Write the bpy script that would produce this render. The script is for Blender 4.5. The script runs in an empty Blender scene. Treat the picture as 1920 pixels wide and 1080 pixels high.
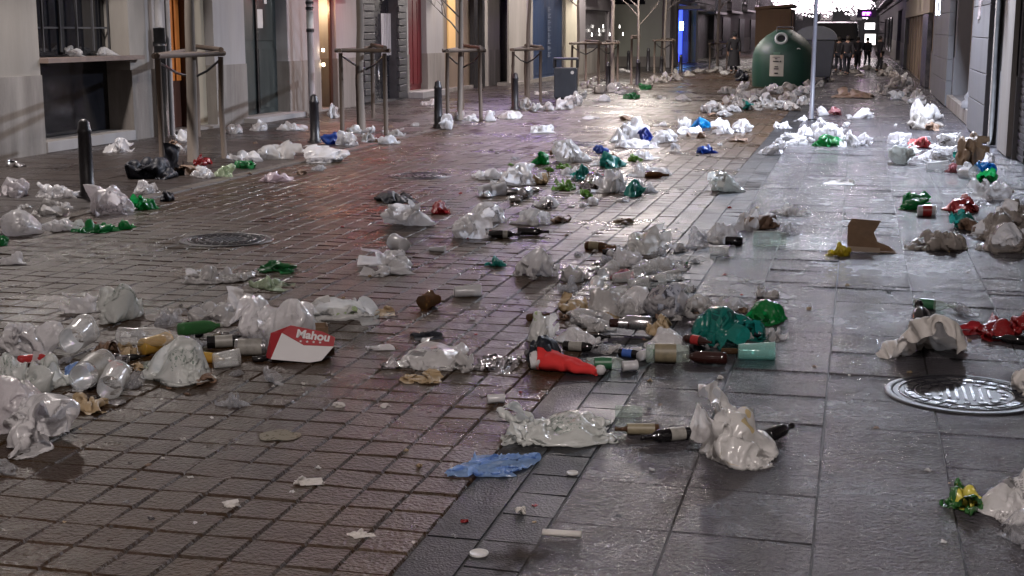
import bpy, bmesh, math, random
import numpy as np
from mathutils import Vector, Matrix, Euler
R=math.radians
SC=bpy.context.scene; COL=SC.collection
# ---------------------------------------------------------------- camera, sky, exposure
FPX=2602.0; CAMH=1.6; PITCH=.18434; YAW=.24153
cam=bpy.data.objects.new('camera',bpy.data.cameras.new('camera')); COL.objects.link(cam); SC.camera=cam
cam.data.sensor_width=36; cam.data.lens=FPX/1920*36; cam.data.clip_end=600; cam.data.clip_start=.05
cam.location=(0,0,CAMH); cam.rotation_euler=(math.pi/2-PITCH,0,YAW)
SC.render.resolution_x=1024; SC.render.resolution_y=576
world=bpy.data.worlds.new('World'); SC.world=world; world.use_nodes=True
_n=world.node_tree.nodes; _bg=_n['Background']
_sky=_n.new('ShaderNodeTexSky'); _sky.sky_type='NISHITA'; _sky.sun_disc=False; _sky.sun_elevation=R(-3); _sky.sun_rotation=R(200)
_mx=_n.new('ShaderNodeMix'); _mx.data_type='RGBA'; _mx.inputs[0].default_value=.93
_mx.inputs[7].default_value=(.98,.82,.78,1)      # town glow under low cloud
world.node_tree.links.new(_sky.outputs[0],_mx.inputs[6]); world.node_tree.links.new(_mx.outputs[2],_bg.inputs[0])
_bg.inputs[1].default_value=.14
SC.view_settings.view_transform='Standard'; SC.view_settings.look='None'; SC.view_settings.gamma=1; SC.view_settings.exposure=0.0
SC.cycles.transparent_max_bounces=24; SC.cycles.max_bounces=8; SC.cycles.diffuse_bounces=3; SC.cycles.glossy_bounces=4
SC.cycles.sample_clamp_indirect=4; SC.cycles.caustics_reflective=False; SC.cycles.caustics_refractive=False

# ---------------------------------------------------------------- measuring: a pixel of the 1920 px photo -> a point of the street
_fw=np.array([-math.sin(YAW)*math.cos(PITCH),math.cos(YAW)*math.cos(PITCH),-math.sin(PITCH)])
_rt=np.array([math.cos(YAW),math.sin(YAW),0.]); _up=np.cross(_rt,_fw)
def ray(px,py): return (px-960)*_rt-(py-540)*_up+FPX*_fw
def G(px,py,z=0.):
    d=ray(px,py); t=(z-CAMH)/d[2]; return d*t+np.array([0,0,CAMH])
def onX(px,py,X):
    d=ray(px,py); return d*(X/d[0])+np.array([0,0,CAMH])
def onY(px,py,Y):
    d=ray(px,py); return d*(Y/d[1])+np.array([0,0,CAMH])
def yat(px,X,py=130): return float(onX(px,py,X)[1])

# ---------------------------------------------------------------- tagging
def tag(o,label=None,cat=None,group=None,kind=None):
    if label: o['label']=label
    if cat: o['category']=cat
    if group: o['group']=group
    if kind: o['kind']=kind
    return o
def empty(name,loc=(0,0,0),rz=0):
    o=bpy.data.objects.new(name,None); COL.objects.link(o); o.location=loc; o.rotation_euler=(0,0,rz); o.empty_display_size=.1; return o
def link(name,me,mat,parent=None,loc=(0,0,0),rot=(0,0,0)):
    o=bpy.data.objects.new(name,me); COL.objects.link(o); o.location=loc; o.rotation_euler=rot
    if mat is not None and not me.materials:
        for m in (mat if isinstance(mat,(list,tuple)) else [mat]): me.materials.append(m)
    if parent is not None: o.parent=parent
    return o

# ---------------------------------------------------------------- materials
MATS={}
def newmat(name):
    m=bpy.data.materials.new(name); m.use_nodes=True; nt=m.node_tree
    return m,nt,nt.nodes['Principled BSDF'],nt.nodes['Material Output']
def nd(nt,t,**kw):
    n=nt.nodes.new(t)
    for k,v in kw.items():
        if k.startswith('i_'): n.inputs[int(k[2:])].default_value=v
        else: setattr(n,k,v)
    return n
def coords(nt,which='Object'):
    return nd(nt,'ShaderNodeTexCoord').outputs[which]
def noise(nt,co,scale,detail=4,rough=.6):
    n=nd(nt,'ShaderNodeTexNoise'); n.inputs['Scale'].default_value=scale; n.inputs['Detail'].default_value=detail; n.inputs['Roughness'].default_value=rough
    nt.links.new(co,n.inputs['Vector']); return n.outputs[0]
def ramp(nt,fac,stops):
    r=nd(nt,'ShaderNodeValToRGB'); nt.links.new(fac,r.inputs[0]); e=r.color_ramp.elements
    while len(e)<len(stops): e.new(.5)
    for k,(p,c) in enumerate(stops):
        e[k].position=p; e[k].color=(c if len(c)==4 else (*c,1)) if isinstance(c,(tuple,list)) else (c,c,c,1)
    return r.outputs[0]
def mixc(nt,fac,a,b,mode='MIX'):
    m=nd(nt,'ShaderNodeMix',data_type='RGBA',blend_type=mode)
    for s,v in ((0,fac),(6,a),(7,b)):
        if isinstance(v,(int,float)): m.inputs[s].default_value=v
        elif isinstance(v,tuple): m.inputs[s].default_value=(*v,1) if len(v)==3 else v
        else: nt.links.new(v,m.inputs[s])
    return m.outputs[2]
def mth(nt,op,a,b=None,clamp=False):
    m=nd(nt,'ShaderNodeMath',operation=op,use_clamp=clamp)
    for s,v in ((0,a),(1,b)):
        if v is None: continue
        if isinstance(v,(int,float)): m.inputs[s].default_value=v
        else: nt.links.new(v,m.inputs[s])
    return m.outputs[0]
def bump(nt,b,h,strength,dist=.01,chain=None):
    n=nd(nt,'ShaderNodeBump'); n.inputs['Strength'].default_value=strength; n.inputs['Distance'].default_value=dist
    nt.links.new(h,n.inputs['Height'])
    if chain is not None: nt.links.new(chain,n.inputs['Normal'])
    nt.links.new(n.outputs[0],b.inputs['Normal']); return n.outputs[0]
def solid(name,c,rough=.6,var=.25,scale=6,bumpk=.25,metal=0,spec=.5,dirt=None,streak=False):
    if name in MATS: return MATS[name]
    m,nt,b,out=newmat(name); co=coords(nt)
    if streak:
        mp=nd(nt,'ShaderNodeMapping'); mp.inputs['Scale'].default_value=(1,1,.16); nt.links.new(co,mp.inputs[0]); co2=mp.outputs[0]
    else: co2=co
    n1=noise(nt,co2,scale,6,.65); n2=noise(nt,co,scale*9,3)
    base=mixc(nt,ramp(nt,n1,[(.3,0.),(.7,1.)]),tuple(x*(1-var) for x in c),tuple(min(1,x*(1+var*.6)) for x in c))
    if dirt is not None: base=mixc(nt,mth(nt,'MULTIPLY',ramp(nt,noise(nt,co2,scale*.45,7,.7),[(.42,0.),(.68,1.)]),.85),base,dirt)
    nt.links.new(base,b.inputs['Base Color']); b.inputs['Metallic'].default_value=metal; b.inputs['Specular IOR Level'].default_value=spec
    r=ramp(nt,n1,[(.2,max(.02,rough-.12)),(.8,min(1,rough+.12))]); nt.links.new(r,b.inputs['Roughness'])
    if bumpk: bump(nt,b,n2,bumpk,.004)
    MATS[name]=m; return m
def emit(name,c,s):
    if name in MATS: return MATS[name]
    m,nt,b,out=newmat(name); b.inputs['Base Color'].default_value=(*c,1); b.inputs['Emission Color'].default_value=(*c,1); b.inputs['Emission Strength'].default_value=s
    MATS[name]=m; return m
def film(name,c,alpha=1.,rough=.17,trans=.5,mark=None,wr=1.):
    """thin crumpled plastic or paper film. mark=(colour, style) prints something on it"""
    if name in MATS: return MATS[name]
    m,nt,b,out=newmat(name); co=coords(nt); uv=coords(nt,'UV')
    n1=noise(nt,co,9,3)
    base=mixc(nt,n1,tuple(x*.9 for x in c),tuple(min(.95,x*1.07) for x in c))
    # dirt smears of its own shape
    base=mixc(nt,mth(nt,'MULTIPLY',ramp(nt,noise(nt,uv,3.3,6,.75),[(.56,0.),(.74,1.)]),.42),base,(.22,.18,.14))
    if mark:
        mc,style=mark
        sx=nd(nt,'ShaderNodeSeparateXYZ'); nt.links.new(uv,sx.inputs[0]); U=mth(nt,'FRACT',sx.outputs[0]); V=sx.outputs[1]
        def box(u0,u1,v0,v1):
            a=mth(nt,'MULTIPLY',mth(nt,'GREATER_THAN',U,u0),mth(nt,'LESS_THAN',U,u1)); c2=mth(nt,'MULTIPLY',mth(nt,'GREATER_THAN',V,v0),mth(nt,'LESS_THAN',V,v1))
            return mth(nt,'MULTIPLY',a,c2)
        def letters(su,sv,rows,thr=.5):
            mp=nd(nt,'ShaderNodeMapping'); mp.inputs['Scale'].default_value=(su,sv,1); nt.links.new(uv,mp.inputs[0])
            a=mth(nt,'GREATER_THAN',noise(nt,mp.outputs[0],1,1),thr)
            rr=mth(nt,'LESS_THAN',mth(nt,'FRACT',mth(nt,'MULTIPLY',V,rows)),.58)
            return mth(nt,'MULTIPLY',a,rr)
        if style=='panel': k=box(.2,.8,.15,.7)
        elif style=='text': k=mth(nt,'MULTIPLY',letters(46,18,14,.5),box(.28,.72,.3,.55))
        elif style=='bigtext': k=mth(nt,'MULTIPLY',letters(24,9,6,.53),box(.1,.9,.1,.7))
        elif style=='leaf':
            vr=nd(nt,'ShaderNodeTexVoronoi'); vr.inputs['Scale'].default_value=6.5; nt.links.new(uv,vr.inputs['Vector'])
            k=mth(nt,'MULTIPLY',mth(nt,'LESS_THAN',vr.outputs['Distance'],.42),box(.33,.62,.25,.5))
        elif style=='block': k=mth(nt,'MAXIMUM',mth(nt,'MULTIPLY',box(.3,.55,.3,.42),1.),mth(nt,'MULTIPLY',letters(60,20,16),box(.3,.7,.45,.56)))
        else: k=mth(nt,'MULTIPLY',mth(nt,'GREATER_THAN',noise(nt,uv,30,3),.56),box(.3,.75,.25,.52))
        base=mixc(nt,mth(nt,'MULTIPLY',k,.95 if style=='panel' else .62),base,mc)
    nt.links.new(base,b.inputs['Base Color']); b.inputs['Roughness'].default_value=rough
    # fine creases
    vr=nd(nt,'ShaderNodeTexVoronoi',feature='DISTANCE_TO_EDGE'); vr.inputs['Scale'].default_value=11
    wv=mixc(nt,.12,co,nd(nt,'ShaderNodeTexNoise').outputs['Color'],'LINEAR_LIGHT'); nt.links.new(wv,vr.inputs['Vector'])
    h=mth(nt,'ADD',mth(nt,'MULTIPLY',mth(nt,'MINIMUM',vr.outputs['Distance'],.10),1.6),mth(nt,'MULTIPLY',noise(nt,co,24,3),.8))
    b.inputs['Specular IOR Level'].default_value=.85
    bn=bump(nt,b,h,.4*wr,.012)
    tr=nd(nt,'ShaderNodeBsdfTranslucent'); nt.links.new(base,tr.inputs[0]); nt.links.new(bn,tr.inputs['Normal'])
    mx=nd(nt,'ShaderNodeMixShader'); mx.inputs[0].default_value=trans
    nt.links.new(b.outputs[0],mx.inputs[1]); nt.links.new(tr.outputs[0],mx.inputs[2]); last=mx.outputs[0]
    if alpha<1:
        tp=nd(nt,'ShaderNodeBsdfTransparent'); tp.inputs[0].default_value=(*(min(1,.75+.3*x) for x in c),1)
        m2=nd(nt,'ShaderNodeMixShader'); lw=nd(nt,'ShaderNodeLayerWeight'); lw.inputs[0].default_value=.35; nt.links.new(bn,lw.inputs['Normal'])
        f=mth(nt,'ADD',mth(nt,'MULTIPLY',lw.outputs['Facing'],.55),alpha,True)
        nt.links.new(f,m2.inputs[0]); nt.links.new(tp.outputs[0],m2.inputs[1]); nt.links.new(last,m2.inputs[2]); last=m2.outputs[0]
    nt.links.new(last,out.inputs[0]); MATS[name]=m; return m
def clear(name,tint=(.95,.97,.97),dens=.1,rough=.08):
    """thin-walled clear or tinted glass / plastic"""
    if name in MATS: return MATS[name]
    m,nt,b,out=newmat(name); co=coords(nt)
    tp=nd(nt,'ShaderNodeBsdfTransparent'); tp.inputs[0].default_value=(*tint,1)
    b.inputs['Base Color'].default_value=(*(min(1,x*.8+.05) for x in tint),1); b.inputs['Roughness'].default_value=rough; b.inputs['Specular IOR Level'].default_value=.8
    bn=bump(nt,b,noise(nt,co,22,2),.35,.01)
    lw=nd(nt,'ShaderNodeLayerWeight'); lw.inputs[0].default_value=.4; nt.links.new(bn,lw.inputs['Normal'])
    f=mth(nt,'ADD',mth(nt,'MULTIPLY',mth(nt,'POWER',lw.outputs['Facing'],1.6),.7),dens,True)
    mx=nd(nt,'ShaderNodeMixShader'); nt.links.new(f,mx.inputs[0]); nt.links.new(tp.outputs[0],mx.inputs[1]); nt.links.new(b.outputs[0],mx.inputs[2]); nt.links.new(mx.outputs[0],out.inputs[0])
    MATS[name]=m; return m

# ---------------------------------------------------------------- meshes
def _noise3(rng, P, freq, amp, octs=3):
    out=np.zeros_like(P)
    for o in range(octs):
        for k in range(5):
            w=rng.normal(size=(3,3))*freq*(1.9**o)*.6
            ph=rng.uniform(0,6.28,3)
            out+=np.sin(P@w+ph)*(amp*0.45**o/2.2)
    return out
def sim(seed, W=.42, H=.5, n=30, m=34, kind='bag', squash=(.6,.6), puff=.05, lumps=4, lump_r=.045, pinch=3, steps=45, grav=.0006, press=.0, amp=.05, stand=0, tall=.05, bk=(.8,.5)):
    """position based cloth: a thin bag (two welded sheets) or one sheet, crumpled, dropped on the floor."""
    rng=np.random.default_rng(seed)
    S=2 if kind=='bag' else 1
    u=np.linspace(-.5,.5,n); v=np.linspace(-.5,.5,m)
    U,V=np.meshgrid(u,v,indexing='ij')
    P=np.zeros((S,n,m,3))
    P[...,0]=U*W; P[...,1]=V*H
    bulge=np.clip((1-(2*U)**4)*(1-(2*V)**4),0,1)**.5
    for s in range(S): P[s,...,2]=(1-2*s)*puff*bulge if S==2 else 0
    dx=W/(n-1); dy=H/(m-1)
    keep=np.ones((S,n-1,m-1),bool)
    if kind=='bag':
        Uc=(U[1:,1:]+U[:-1,:-1])/2; Vc=(V[1:,1:]+V[:-1,:-1])/2
        cut=(Vc>.26)&(abs(Uc)<.2+.0*Vc)
        cut|=(Vc>.30)&(abs(Uc)>.44)
        keep[:, cut]=False
    P+=_noise3(rng,P,9/ W*.42,amp)
    P[...,0]*=squash[0]; P[...,1]*=squash[1]
    if stand:
        a=stand; y=P[...,1]+H*.5*squash[1]; z=P[...,2].copy()
        P[...,1]=z+y*math.cos(a); P[...,2]=y*math.sin(a)+.03
    P[...,2]-=P[...,2].min()-.004
    cen=[]
    for i in range(lumps):
        r=lump_r*rng.uniform(.7,1.25)
        c=np.array([rng.uniform(-.28,.28)*W*squash[0],rng.uniform(-.34,.12)*H*squash[1],r*.8+(i%2)*rng.uniform(0,tall)])
        if stand: c[1]=rng.uniform(-.02,.05)
        cen.append((c,r))
    pins=[]
    for i in range(pinch):
        ci,cj=rng.integers(2,n-2),rng.integers(2,m-2)
        ii=np.clip(ci+rng.integers(-7,8,14),0,n-1); jj=np.clip(cj+rng.integers(-7,8,14),0,m-1)
        ss=rng.integers(0,S,14); pins.append((ss,ii,jj))
    if kind=='bag':   # gather the two handles
        for sgn in (0,1):
            ii=np.arange(0,5) if sgn==0 else np.arange(n-5,n)
            jj=np.full(5,m-2); pins.append((np.zeros(5,int),ii,jj))
    old=P.copy()
    def con(a,b,rest,k,mode=0):
        d=b-a; L=np.sqrt((d*d).sum(-1,keepdims=True))+1e-9
        c=(L-rest)/L
        if mode: c=np.maximum(c,0) if mode>0 else np.minimum(c,0)
        d*=c*(.5*k); a+=d; b-=d
    dd=math.hypot(dx,dy)
    for st in range(steps):
        vel=(P-old)*.88; old=P.copy()
        P+=vel; P[...,2]-=grav
        if press and st<steps*.75:
            e1=np.gradient(P,axis=1); e2=np.gradient(P,axis=2); N=np.cross(e1,e2)
            N/=np.linalg.norm(N,axis=-1,keepdims=True)+1e-9
            if S==2: N[1]*=-1
            P+=N*press
        for it in range(3):
            for s0 in (0,1):
                A=P[:,s0:n-1:2] ; B=P[:,s0+1::2][:,:A.shape[1]]; con(A,B,dx,.95)
                A=P[:,:,s0:m-1:2]; B=P[:,:,s0+1::2][:,:,:A.shape[2]]; con(A,B,dy,.95)
            con(P[:,:-1:2,:-1],P[:,1::2,1:],dd,.35); con(P[:,1:-1:2,:-1],P[:,2::2,1:],dd,.35)
            con(P[:,1::2,:-1],P[:,:-1:2,1:][:,:P[:,1::2].shape[1]],dd,.35)
            for q,rr,kk in ((3,2.7,bk[0]),(7,5.3,bk[1])):
                for s0 in ((it+st)%4,(it+st+2)%4):
                    A=P[:,s0::q+1]; B=P[:,s0+q::q+1][:,:A.shape[1]]; A=A[:,:B.shape[1]]; con(A,B,dx*rr,kk,-1)
                    A=P[:,:,s0::q+1]; B=P[:,:,s0+q::q+1][:,:,:A.shape[2]]; A=A[:,:,:B.shape[2]]; con(A,B,dy*rr,kk,-1)
            if S==2:
                for sl in ((slice(0,1),slice(None)),(slice(n-1,n),slice(None)),(slice(None),slice(0,1))):
                    mid=(P[0][sl]+P[1][sl])/2; P[0][sl]=mid; P[1][sl]=mid
        for (ss,ii,jj) in pins:
            c=P[ss,ii,jj].mean(0); k=.25
            P[ss,ii,jj]+=(c-P[ss,ii,jj])*k*(np.linalg.norm(c-P[ss,ii,jj],axis=-1,keepdims=True)>.012)
        for c,r in cen:
            for s in range(1):
                d=P[s]-c; L=np.linalg.norm(d,axis=-1,keepdims=True)+1e-9
                P[s]=np.where(L<r,c+d/L*r,P[s])
        fl=np.array([.006,.002])[:S,None,None] if S==2 else .004
        g=P[...,2]<fl
        P[...,2]=np.where(g,fl,P[...,2])
        P[...,:2]=np.where(g[...,None],old[...,:2]+(P[...,:2]-old[...,:2])*.35,P[...,:2])
    P[...,2]-=max(0.,float(np.percentile(P[...,2],3))-.004); P[...,2]=np.maximum(P[...,2],.001)
    P[...,:2]-=(P[...,:2].reshape(-1,2).max(0)+P[...,:2].reshape(-1,2).min(0))/2
    return P,U,V,keep
def sim_mesh(name,P,U,V,keep):
    S,n,m,_=P.shape
    idx=np.arange(S*n*m).reshape(S,n,m)
    Fs=[]
    for s in range(S):
        q=np.stack([idx[s,:-1,:-1],idx[s,1:,:-1],idx[s,1:,1:],idx[s,:-1,1:]],-1)[keep[s]]
        Fs.append(q if s==0 else q[:,::-1])
    F=np.concatenate(Fs)
    if S==2:   # weld seams
        wm=idx.copy(); wm[1,0]=wm[0,0]; wm[1,-1]=wm[0,-1]; wm[1,:,0]=wm[0,:,0]
        F=wm.reshape(-1)[F]
    co=P.reshape(-1,3); uv=np.stack([U+.5,V+.5],-1)[None].repeat(S,0).reshape(-1,2)
    if S==2:
        uv=uv.copy(); uv[n*m:,0]+=1.0
    used=np.unique(F); rm=np.full(len(co),-1); rm[used]=np.arange(len(used)); F=rm[F]; co=co[used]; uv=uv[used]
    return np_mesh(name,co,F,uv)
def np_mesh(name,co,F,uv=None,smooth=True,tint=None):
    me=bpy.data.meshes.new(name); k=F.shape[1]
    me.vertices.add(len(co)); me.vertices.foreach_set('co',np.ascontiguousarray(co,dtype=np.float32).ravel())
    me.loops.add(F.size); me.loops.foreach_set('vertex_index',F.astype(np.int32).ravel())
    me.polygons.add(len(F)); me.polygons.foreach_set('loop_start',np.arange(0,F.size,k,dtype=np.int32))
    me.polygons.foreach_set('use_smooth',np.full(len(F),smooth))
    if uv is not None:
        l=me.uv_layers.new(name='UVMap'); l.data.foreach_set('uv',uv[F.ravel()].astype(np.float32).ravel())
    me.update(calc_edges=True)
    if tint is not None:
        a=me.attributes.new('tint','FLOAT','FACE'); a.data.foreach_set('value',tint.astype(np.float32))
    return me

class MB:
    """collects quads and polygons of ONE part, with one material slot per face"""
    def __init__(s): s.v=[]; s.f=[]; s.m=[]; s.sm=[]
    def add(s,vs,fs,m=0,sm=False):
        o=len(s.v); s.v+= [tuple(map(float,v)) for v in vs]; s.f+=[tuple(i+o for i in f) for f in fs]; s.m+=[m]*len(fs); s.sm+=[sm]*len(fs); return s
    def box(s,x0,x1,y0,y1,z0,z1,m=0):
        x0,x1=sorted((x0,x1)); y0,y1=sorted((y0,y1)); z0,z1=sorted((z0,z1))
        return s.add([(x0,y0,z0),(x1,y0,z0),(x1,y1,z0),(x0,y1,z0),(x0,y0,z1),(x1,y0,z1),(x1,y1,z1),(x0,y1,z1)],
                     [(0,3,2,1),(4,5,6,7),(0,1,5,4),(1,2,6,5),(2,3,7,6),(3,0,4,7)],m)
    def tube(s,pts,rad,seg=10,m=0,cap=True,sm=True,flat=1.):
        pts=[Vector(p) for p in pts]; n=len(pts); rad=rad if isinstance(rad,(list,tuple)) else [rad]*n
        vs=[]; ref=None
        for i,p in enumerate(pts):
            t=(pts[min(i+1,n-1)]-pts[max(i-1,0)]).normalized()
            if ref is None: ref=Vector((0,0,1)) if abs(t.z)<.9 else Vector((1,0,0))
            a=t.cross(ref).normalized(); b=a.cross(t).normalized(); ref=b
            for k in range(seg):
                q=2*math.pi*k/seg; vs.append(p+a*math.cos(q)*rad[i]+b*math.sin(q)*rad[i]*flat)
        fs=[(i*seg+k,i*seg+(k+1)%seg,(i+1)*seg+(k+1)%seg,(i+1)*seg+k) for i in range(n-1) for k in range(seg)]
        s.add(vs,fs,m,sm)
        if cap: o=len(s.v)-n*seg; s.f+=[tuple(o+k for k in range(seg)),tuple(o+(n-1)*seg+k for k in reversed(range(seg)))]; s.m+=[m,m]; s.sm+=[False,False]
        return s
    def lathe(s,prof,seg=20,m=0,sm=True,arc=(0,1),cen=(0,0,0),sq=0):
        n=len(prof); vs=[]; full=arc==(0,1); cols=seg if full else seg+1
        for z,r in prof:
            for k in range(cols):
                q=2*math.pi*(arc[0]+(arc[1]-arc[0])*k/seg)
                rr=r*(1+sq*(abs(math.sin(2*q))**2)); vs.append((cen[0]+rr*math.cos(q),cen[1]+rr*math.sin(q),cen[2]+z))
        fs=[(i*cols+k,i*cols+(k+1)%cols,(i+1)*cols+(k+1)%cols,(i+1)*cols+k) for i in range(n-1) for k in range(seg)]
        return s.add(vs,fs,m,sm)
    def disc(s,cx,cy,z,r,seg=24,m=0):
        return s.add([(cx+r*math.cos(2*math.pi*k/seg),cy+r*math.sin(2*math.pi*k/seg),z) for k in range(seg)],[tuple(range(seg))],m)
    def mesh(s,name='mesh'):
        me=bpy.data.meshes.new(name); me.from_pydata(s.v,[],s.f); me.polygons.foreach_set('material_index',s.m); me.polygons.foreach_set('use_smooth',s.sm); me.update(); return me
    def build(s,name,mat,parent=None,loc=(0,0,0),rot=(0,0,0),bevel=0):
        o=link(name,s.mesh(name),mat,parent,loc,rot)
        if bevel:
            b=o.modifiers.new('bevel','BEVEL'); b.width=bevel; b.segments=2; b.limit_method='ANGLE'
        return o
def text_mesh(body,size,extrude=.001,bold=0):
    cu=bpy.data.curves.new('lettering','FONT'); cu.body=body; cu.size=size; cu.extrude=extrude; cu.offset=bold; cu.align_x='CENTER'; cu.align_y='CENTER'
    o=bpy.data.objects.new('lettering',cu); me=bpy.data.meshes.new_from_object(o); bpy.data.objects.remove(o); return me
# ================================================================ GROUND
def wet(name,c,c2,fine,rough=(.16,.42),bk=.5,fdist=.004,puddle=.5,moss=None,coarse=14,tintamt=.5,spec=.30):
    m,nt,b,out=newmat(name); co=coords(nt)
    at=nd(nt,'ShaderNodeAttribute',attribute_name='tint'); t=at.outputs['Fac']
    base=mixc(nt,t,c,c2)
    base=mixc(nt,mth(nt,'MULTIPLY',ramp(nt,noise(nt,co,coarse,6,.7),[(.35,0.),(.7,1.)]),tintamt),base,tuple(x*.45 for x in c))
    if moss: base=mixc(nt,mth(nt,'MULTIPLY',ramp(nt,noise(nt,co,1.1,5,.65),[(.5,0.),(.62,1.)]),.55),base,moss)
    gv=nd(nt,'ShaderNodeTexVoronoi'); gv.inputs['Scale'].default_value=2.3; nt.links.new(co,gv.inputs['Vector'])
    base=mixc(nt,mth(nt,'MULTIPLY',mth(nt,'LESS_THAN',mth(nt,'ADD',gv.outputs['Distance'],mth(nt,'MULTIPLY',noise(nt,co,30,2),.03)),.058),.75),base,(.02,.018,.017))
    base=mixc(nt,mth(nt,'MULTIPLY',ramp(nt,noise(nt,co,.55,6,.7),[(.42,0.),(.62,1.)]),.45),base,tuple(x*.45 for x in c))
    nt.links.new(base,b.inputs['Base Color'])
    big=noise(nt,co,.8,4,.6); r=ramp(nt,big,[(.36,rough[0]),(.62,rough[1])])
    r=mth(nt,'ADD',r,mth(nt,'MULTIPLY',mth(nt,'SUBTRACT',noise(nt,co,7,4),.5),.25),True)
    nt.links.new(r,b.inputs['Roughness']); b.inputs['Specular IOR Level'].default_value=spec
    v=nd(nt,'ShaderNodeTexVoronoi',feature='SMOOTH_F1'); v.inputs['Scale'].default_value=fine; nt.links.new(co,v.inputs['Vector'])
    h=mth(nt,'ADD',mth(nt,'MULTIPLY',v.outputs['Distance'],.7),noise(nt,co,fine*1.3,3,.6))
    wetk=ramp(nt,big,[(.34,.4),(.5,1.)])
    bump(nt,b,mth(nt,'MULTIPLY',h,wetk),bk,fdist)
    return m
M_sett=wet('wet_sett_stone',(.042,.021,.011),(.070,.042,.020),62,(.21,.40),.9,.009,moss=(.045,.036,.018))
M_slab=wet('wet_slab_stone',(.056,.052,.060),(.078,.073,.083),58,(.14,.28),1.,.02,coarse=5,tintamt=.35,spec=.42)
M_dark=wet('wet_dark_kerb_stone',(.018,.019,.022),(.028,.029,.032),110,(.34,.5),.6,.006,spec=.2)
M_left=wet('wet_left_paving',(.045,.035,.031),(.062,.05,.044),90,(.2,.4),.7,.006,coarse=3)
M_joint=solid('wet_joint_grit',(.012,.010,.009),.5,.4,60,.8,spec=.2)
M_lkerb=wet('wet_left_kerb_stone',(.10,.085,.075),(.14,.12,.105),90,(.22,.42),.5,.005)
def tiles(name,xe,ye,mat,gap=.005,bev=.006,tilt=.0012,depth=.02,jit=0.,seed=1,skip=None,base=0.):
    rng=np.random.default_rng(seed); X0,Y0,X1,Y1=[],[],[],[]
    for i in range(len(xe)-1):
        yy=ye(i) if callable(ye) else ye
        X0+= [xe[i]]*(len(yy)-1); X1+=[xe[i+1]]*(len(yy)-1); Y0+=list(yy[:-1]); Y1+=list(yy[1:])
    X0,X1,Y0,Y1=map(np.array,(X0,X1,Y0,Y1)); N=len(X0)
    j=lambda: rng.uniform(-jit,jit,N)
    x0=X0+gap+j(); x1=X1-gap+j(); y0=Y0+gap+j(); y1=Y1-gap+j()
    V=np.zeros((N,8,3)); cx=(x0+x1)/2; cy=(y0+y1)/2; ax=rng.normal(0,tilt,N); ay=rng.normal(0,tilt,N); z0=base+rng.normal(0,tilt*.5,N)
    for k,(sx,sy) in enumerate(((0,0),(1,0),(1,1),(0,1))):
        jx=rng.uniform(-jit,jit,N)*.6; jy=rng.uniform(-jit,jit,N)*.6
        ox=np.where(sx,x1,x0)+jx; oy=np.where(sy,y1,y0)+jy
        ix=ox+(bev if not sx else -bev); iy=oy+(bev if not sy else -bev)
        V[:,k]=np.stack([ix,iy,z0+ax*(2*sx-1)+ay*(2*sy-1)],-1)
        V[:,4+k]=np.stack([ox,oy,z0-depth],-1)
    q=np.array([[0,1,2,3],[4,5,1,0],[5,6,2,1],[6,7,3,2],[7,4,0,3]])
    F=(q[None]+np.arange(N)[:,None,None]*8).reshape(-1,4)
    tint=np.clip(rng.beta(1.6,2.2,N),0,1).repeat(5)
    me=np_mesh(name,V.reshape(-1,3),F,None,False,tint)
    return link(name,me,mat)
gm=MB(); gm.box(-60,60,-20,300,-.6,-.0105)
tag(gm.build('ground',M_joint),kind='structure')
gm=MB(); gm.box(-1.28,2.4,1.5,80,-.01,-.0045); tag(gm.build('pavement_bed',M_joint),kind='structure')
def ran(a,b,s,seed=0,j=0): 
    n=int(round((b-a)/s)); e=np.linspace(a,b,n+1); 
    if j: e[1:-1]+=np.random.default_rng(seed).uniform(-j,j,n-1)
    return e
KX=-1.285
tag(tiles('road',ran(-6.52,KX,.176,3,.004),lambda i:ran(2.2,80,.187,7,.003)+0*i,M_sett,.0028,.006,.0013,.010,.0024,5),kind='structure')
tag(tiles('kerb_strip',[KX,-1.10],ran(2,80,1.02),M_dark,.002,.004,.0006,seed=6),kind='structure')
def slab_y(i):
    e=[2.0]; k=0
    while e[-1]<80:
        d=.455
        k+=1
        if k in (16,38): d=.13
        e.append(e[-1]+d)
    return np.array(e)
tag(tiles('pavement_border',[-1.10,-.915],ran(2,80,.23,2,.02),M_dark,.003,.004,.001,seed=8),kind='structure')
tag(tiles('pavement',[-.915,-.525]+[-.525+.4535*k for k in range(1,7)]+[2.4],slab_y,M_slab,.0013,.0035,.0016,.006,.001,9),kind='structure')
tag(tiles('left_kerb',[-6.70,-6.52],ran(2,60,.9),M_lkerb,.003,.006,.001,seed=10,base=.012),kind='structure')
tag(tiles('left_pavement',ran(-11.2,-6.70,.56),ran(2,80,.56),M_left,.003,.004,.001,seed=11,base=.012),kind='structure')
gm=MB(); gm.box(-30,20,80.02,300,-.3,-.002); tag(gm.build('far_road',M_sett),kind='structure')

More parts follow.
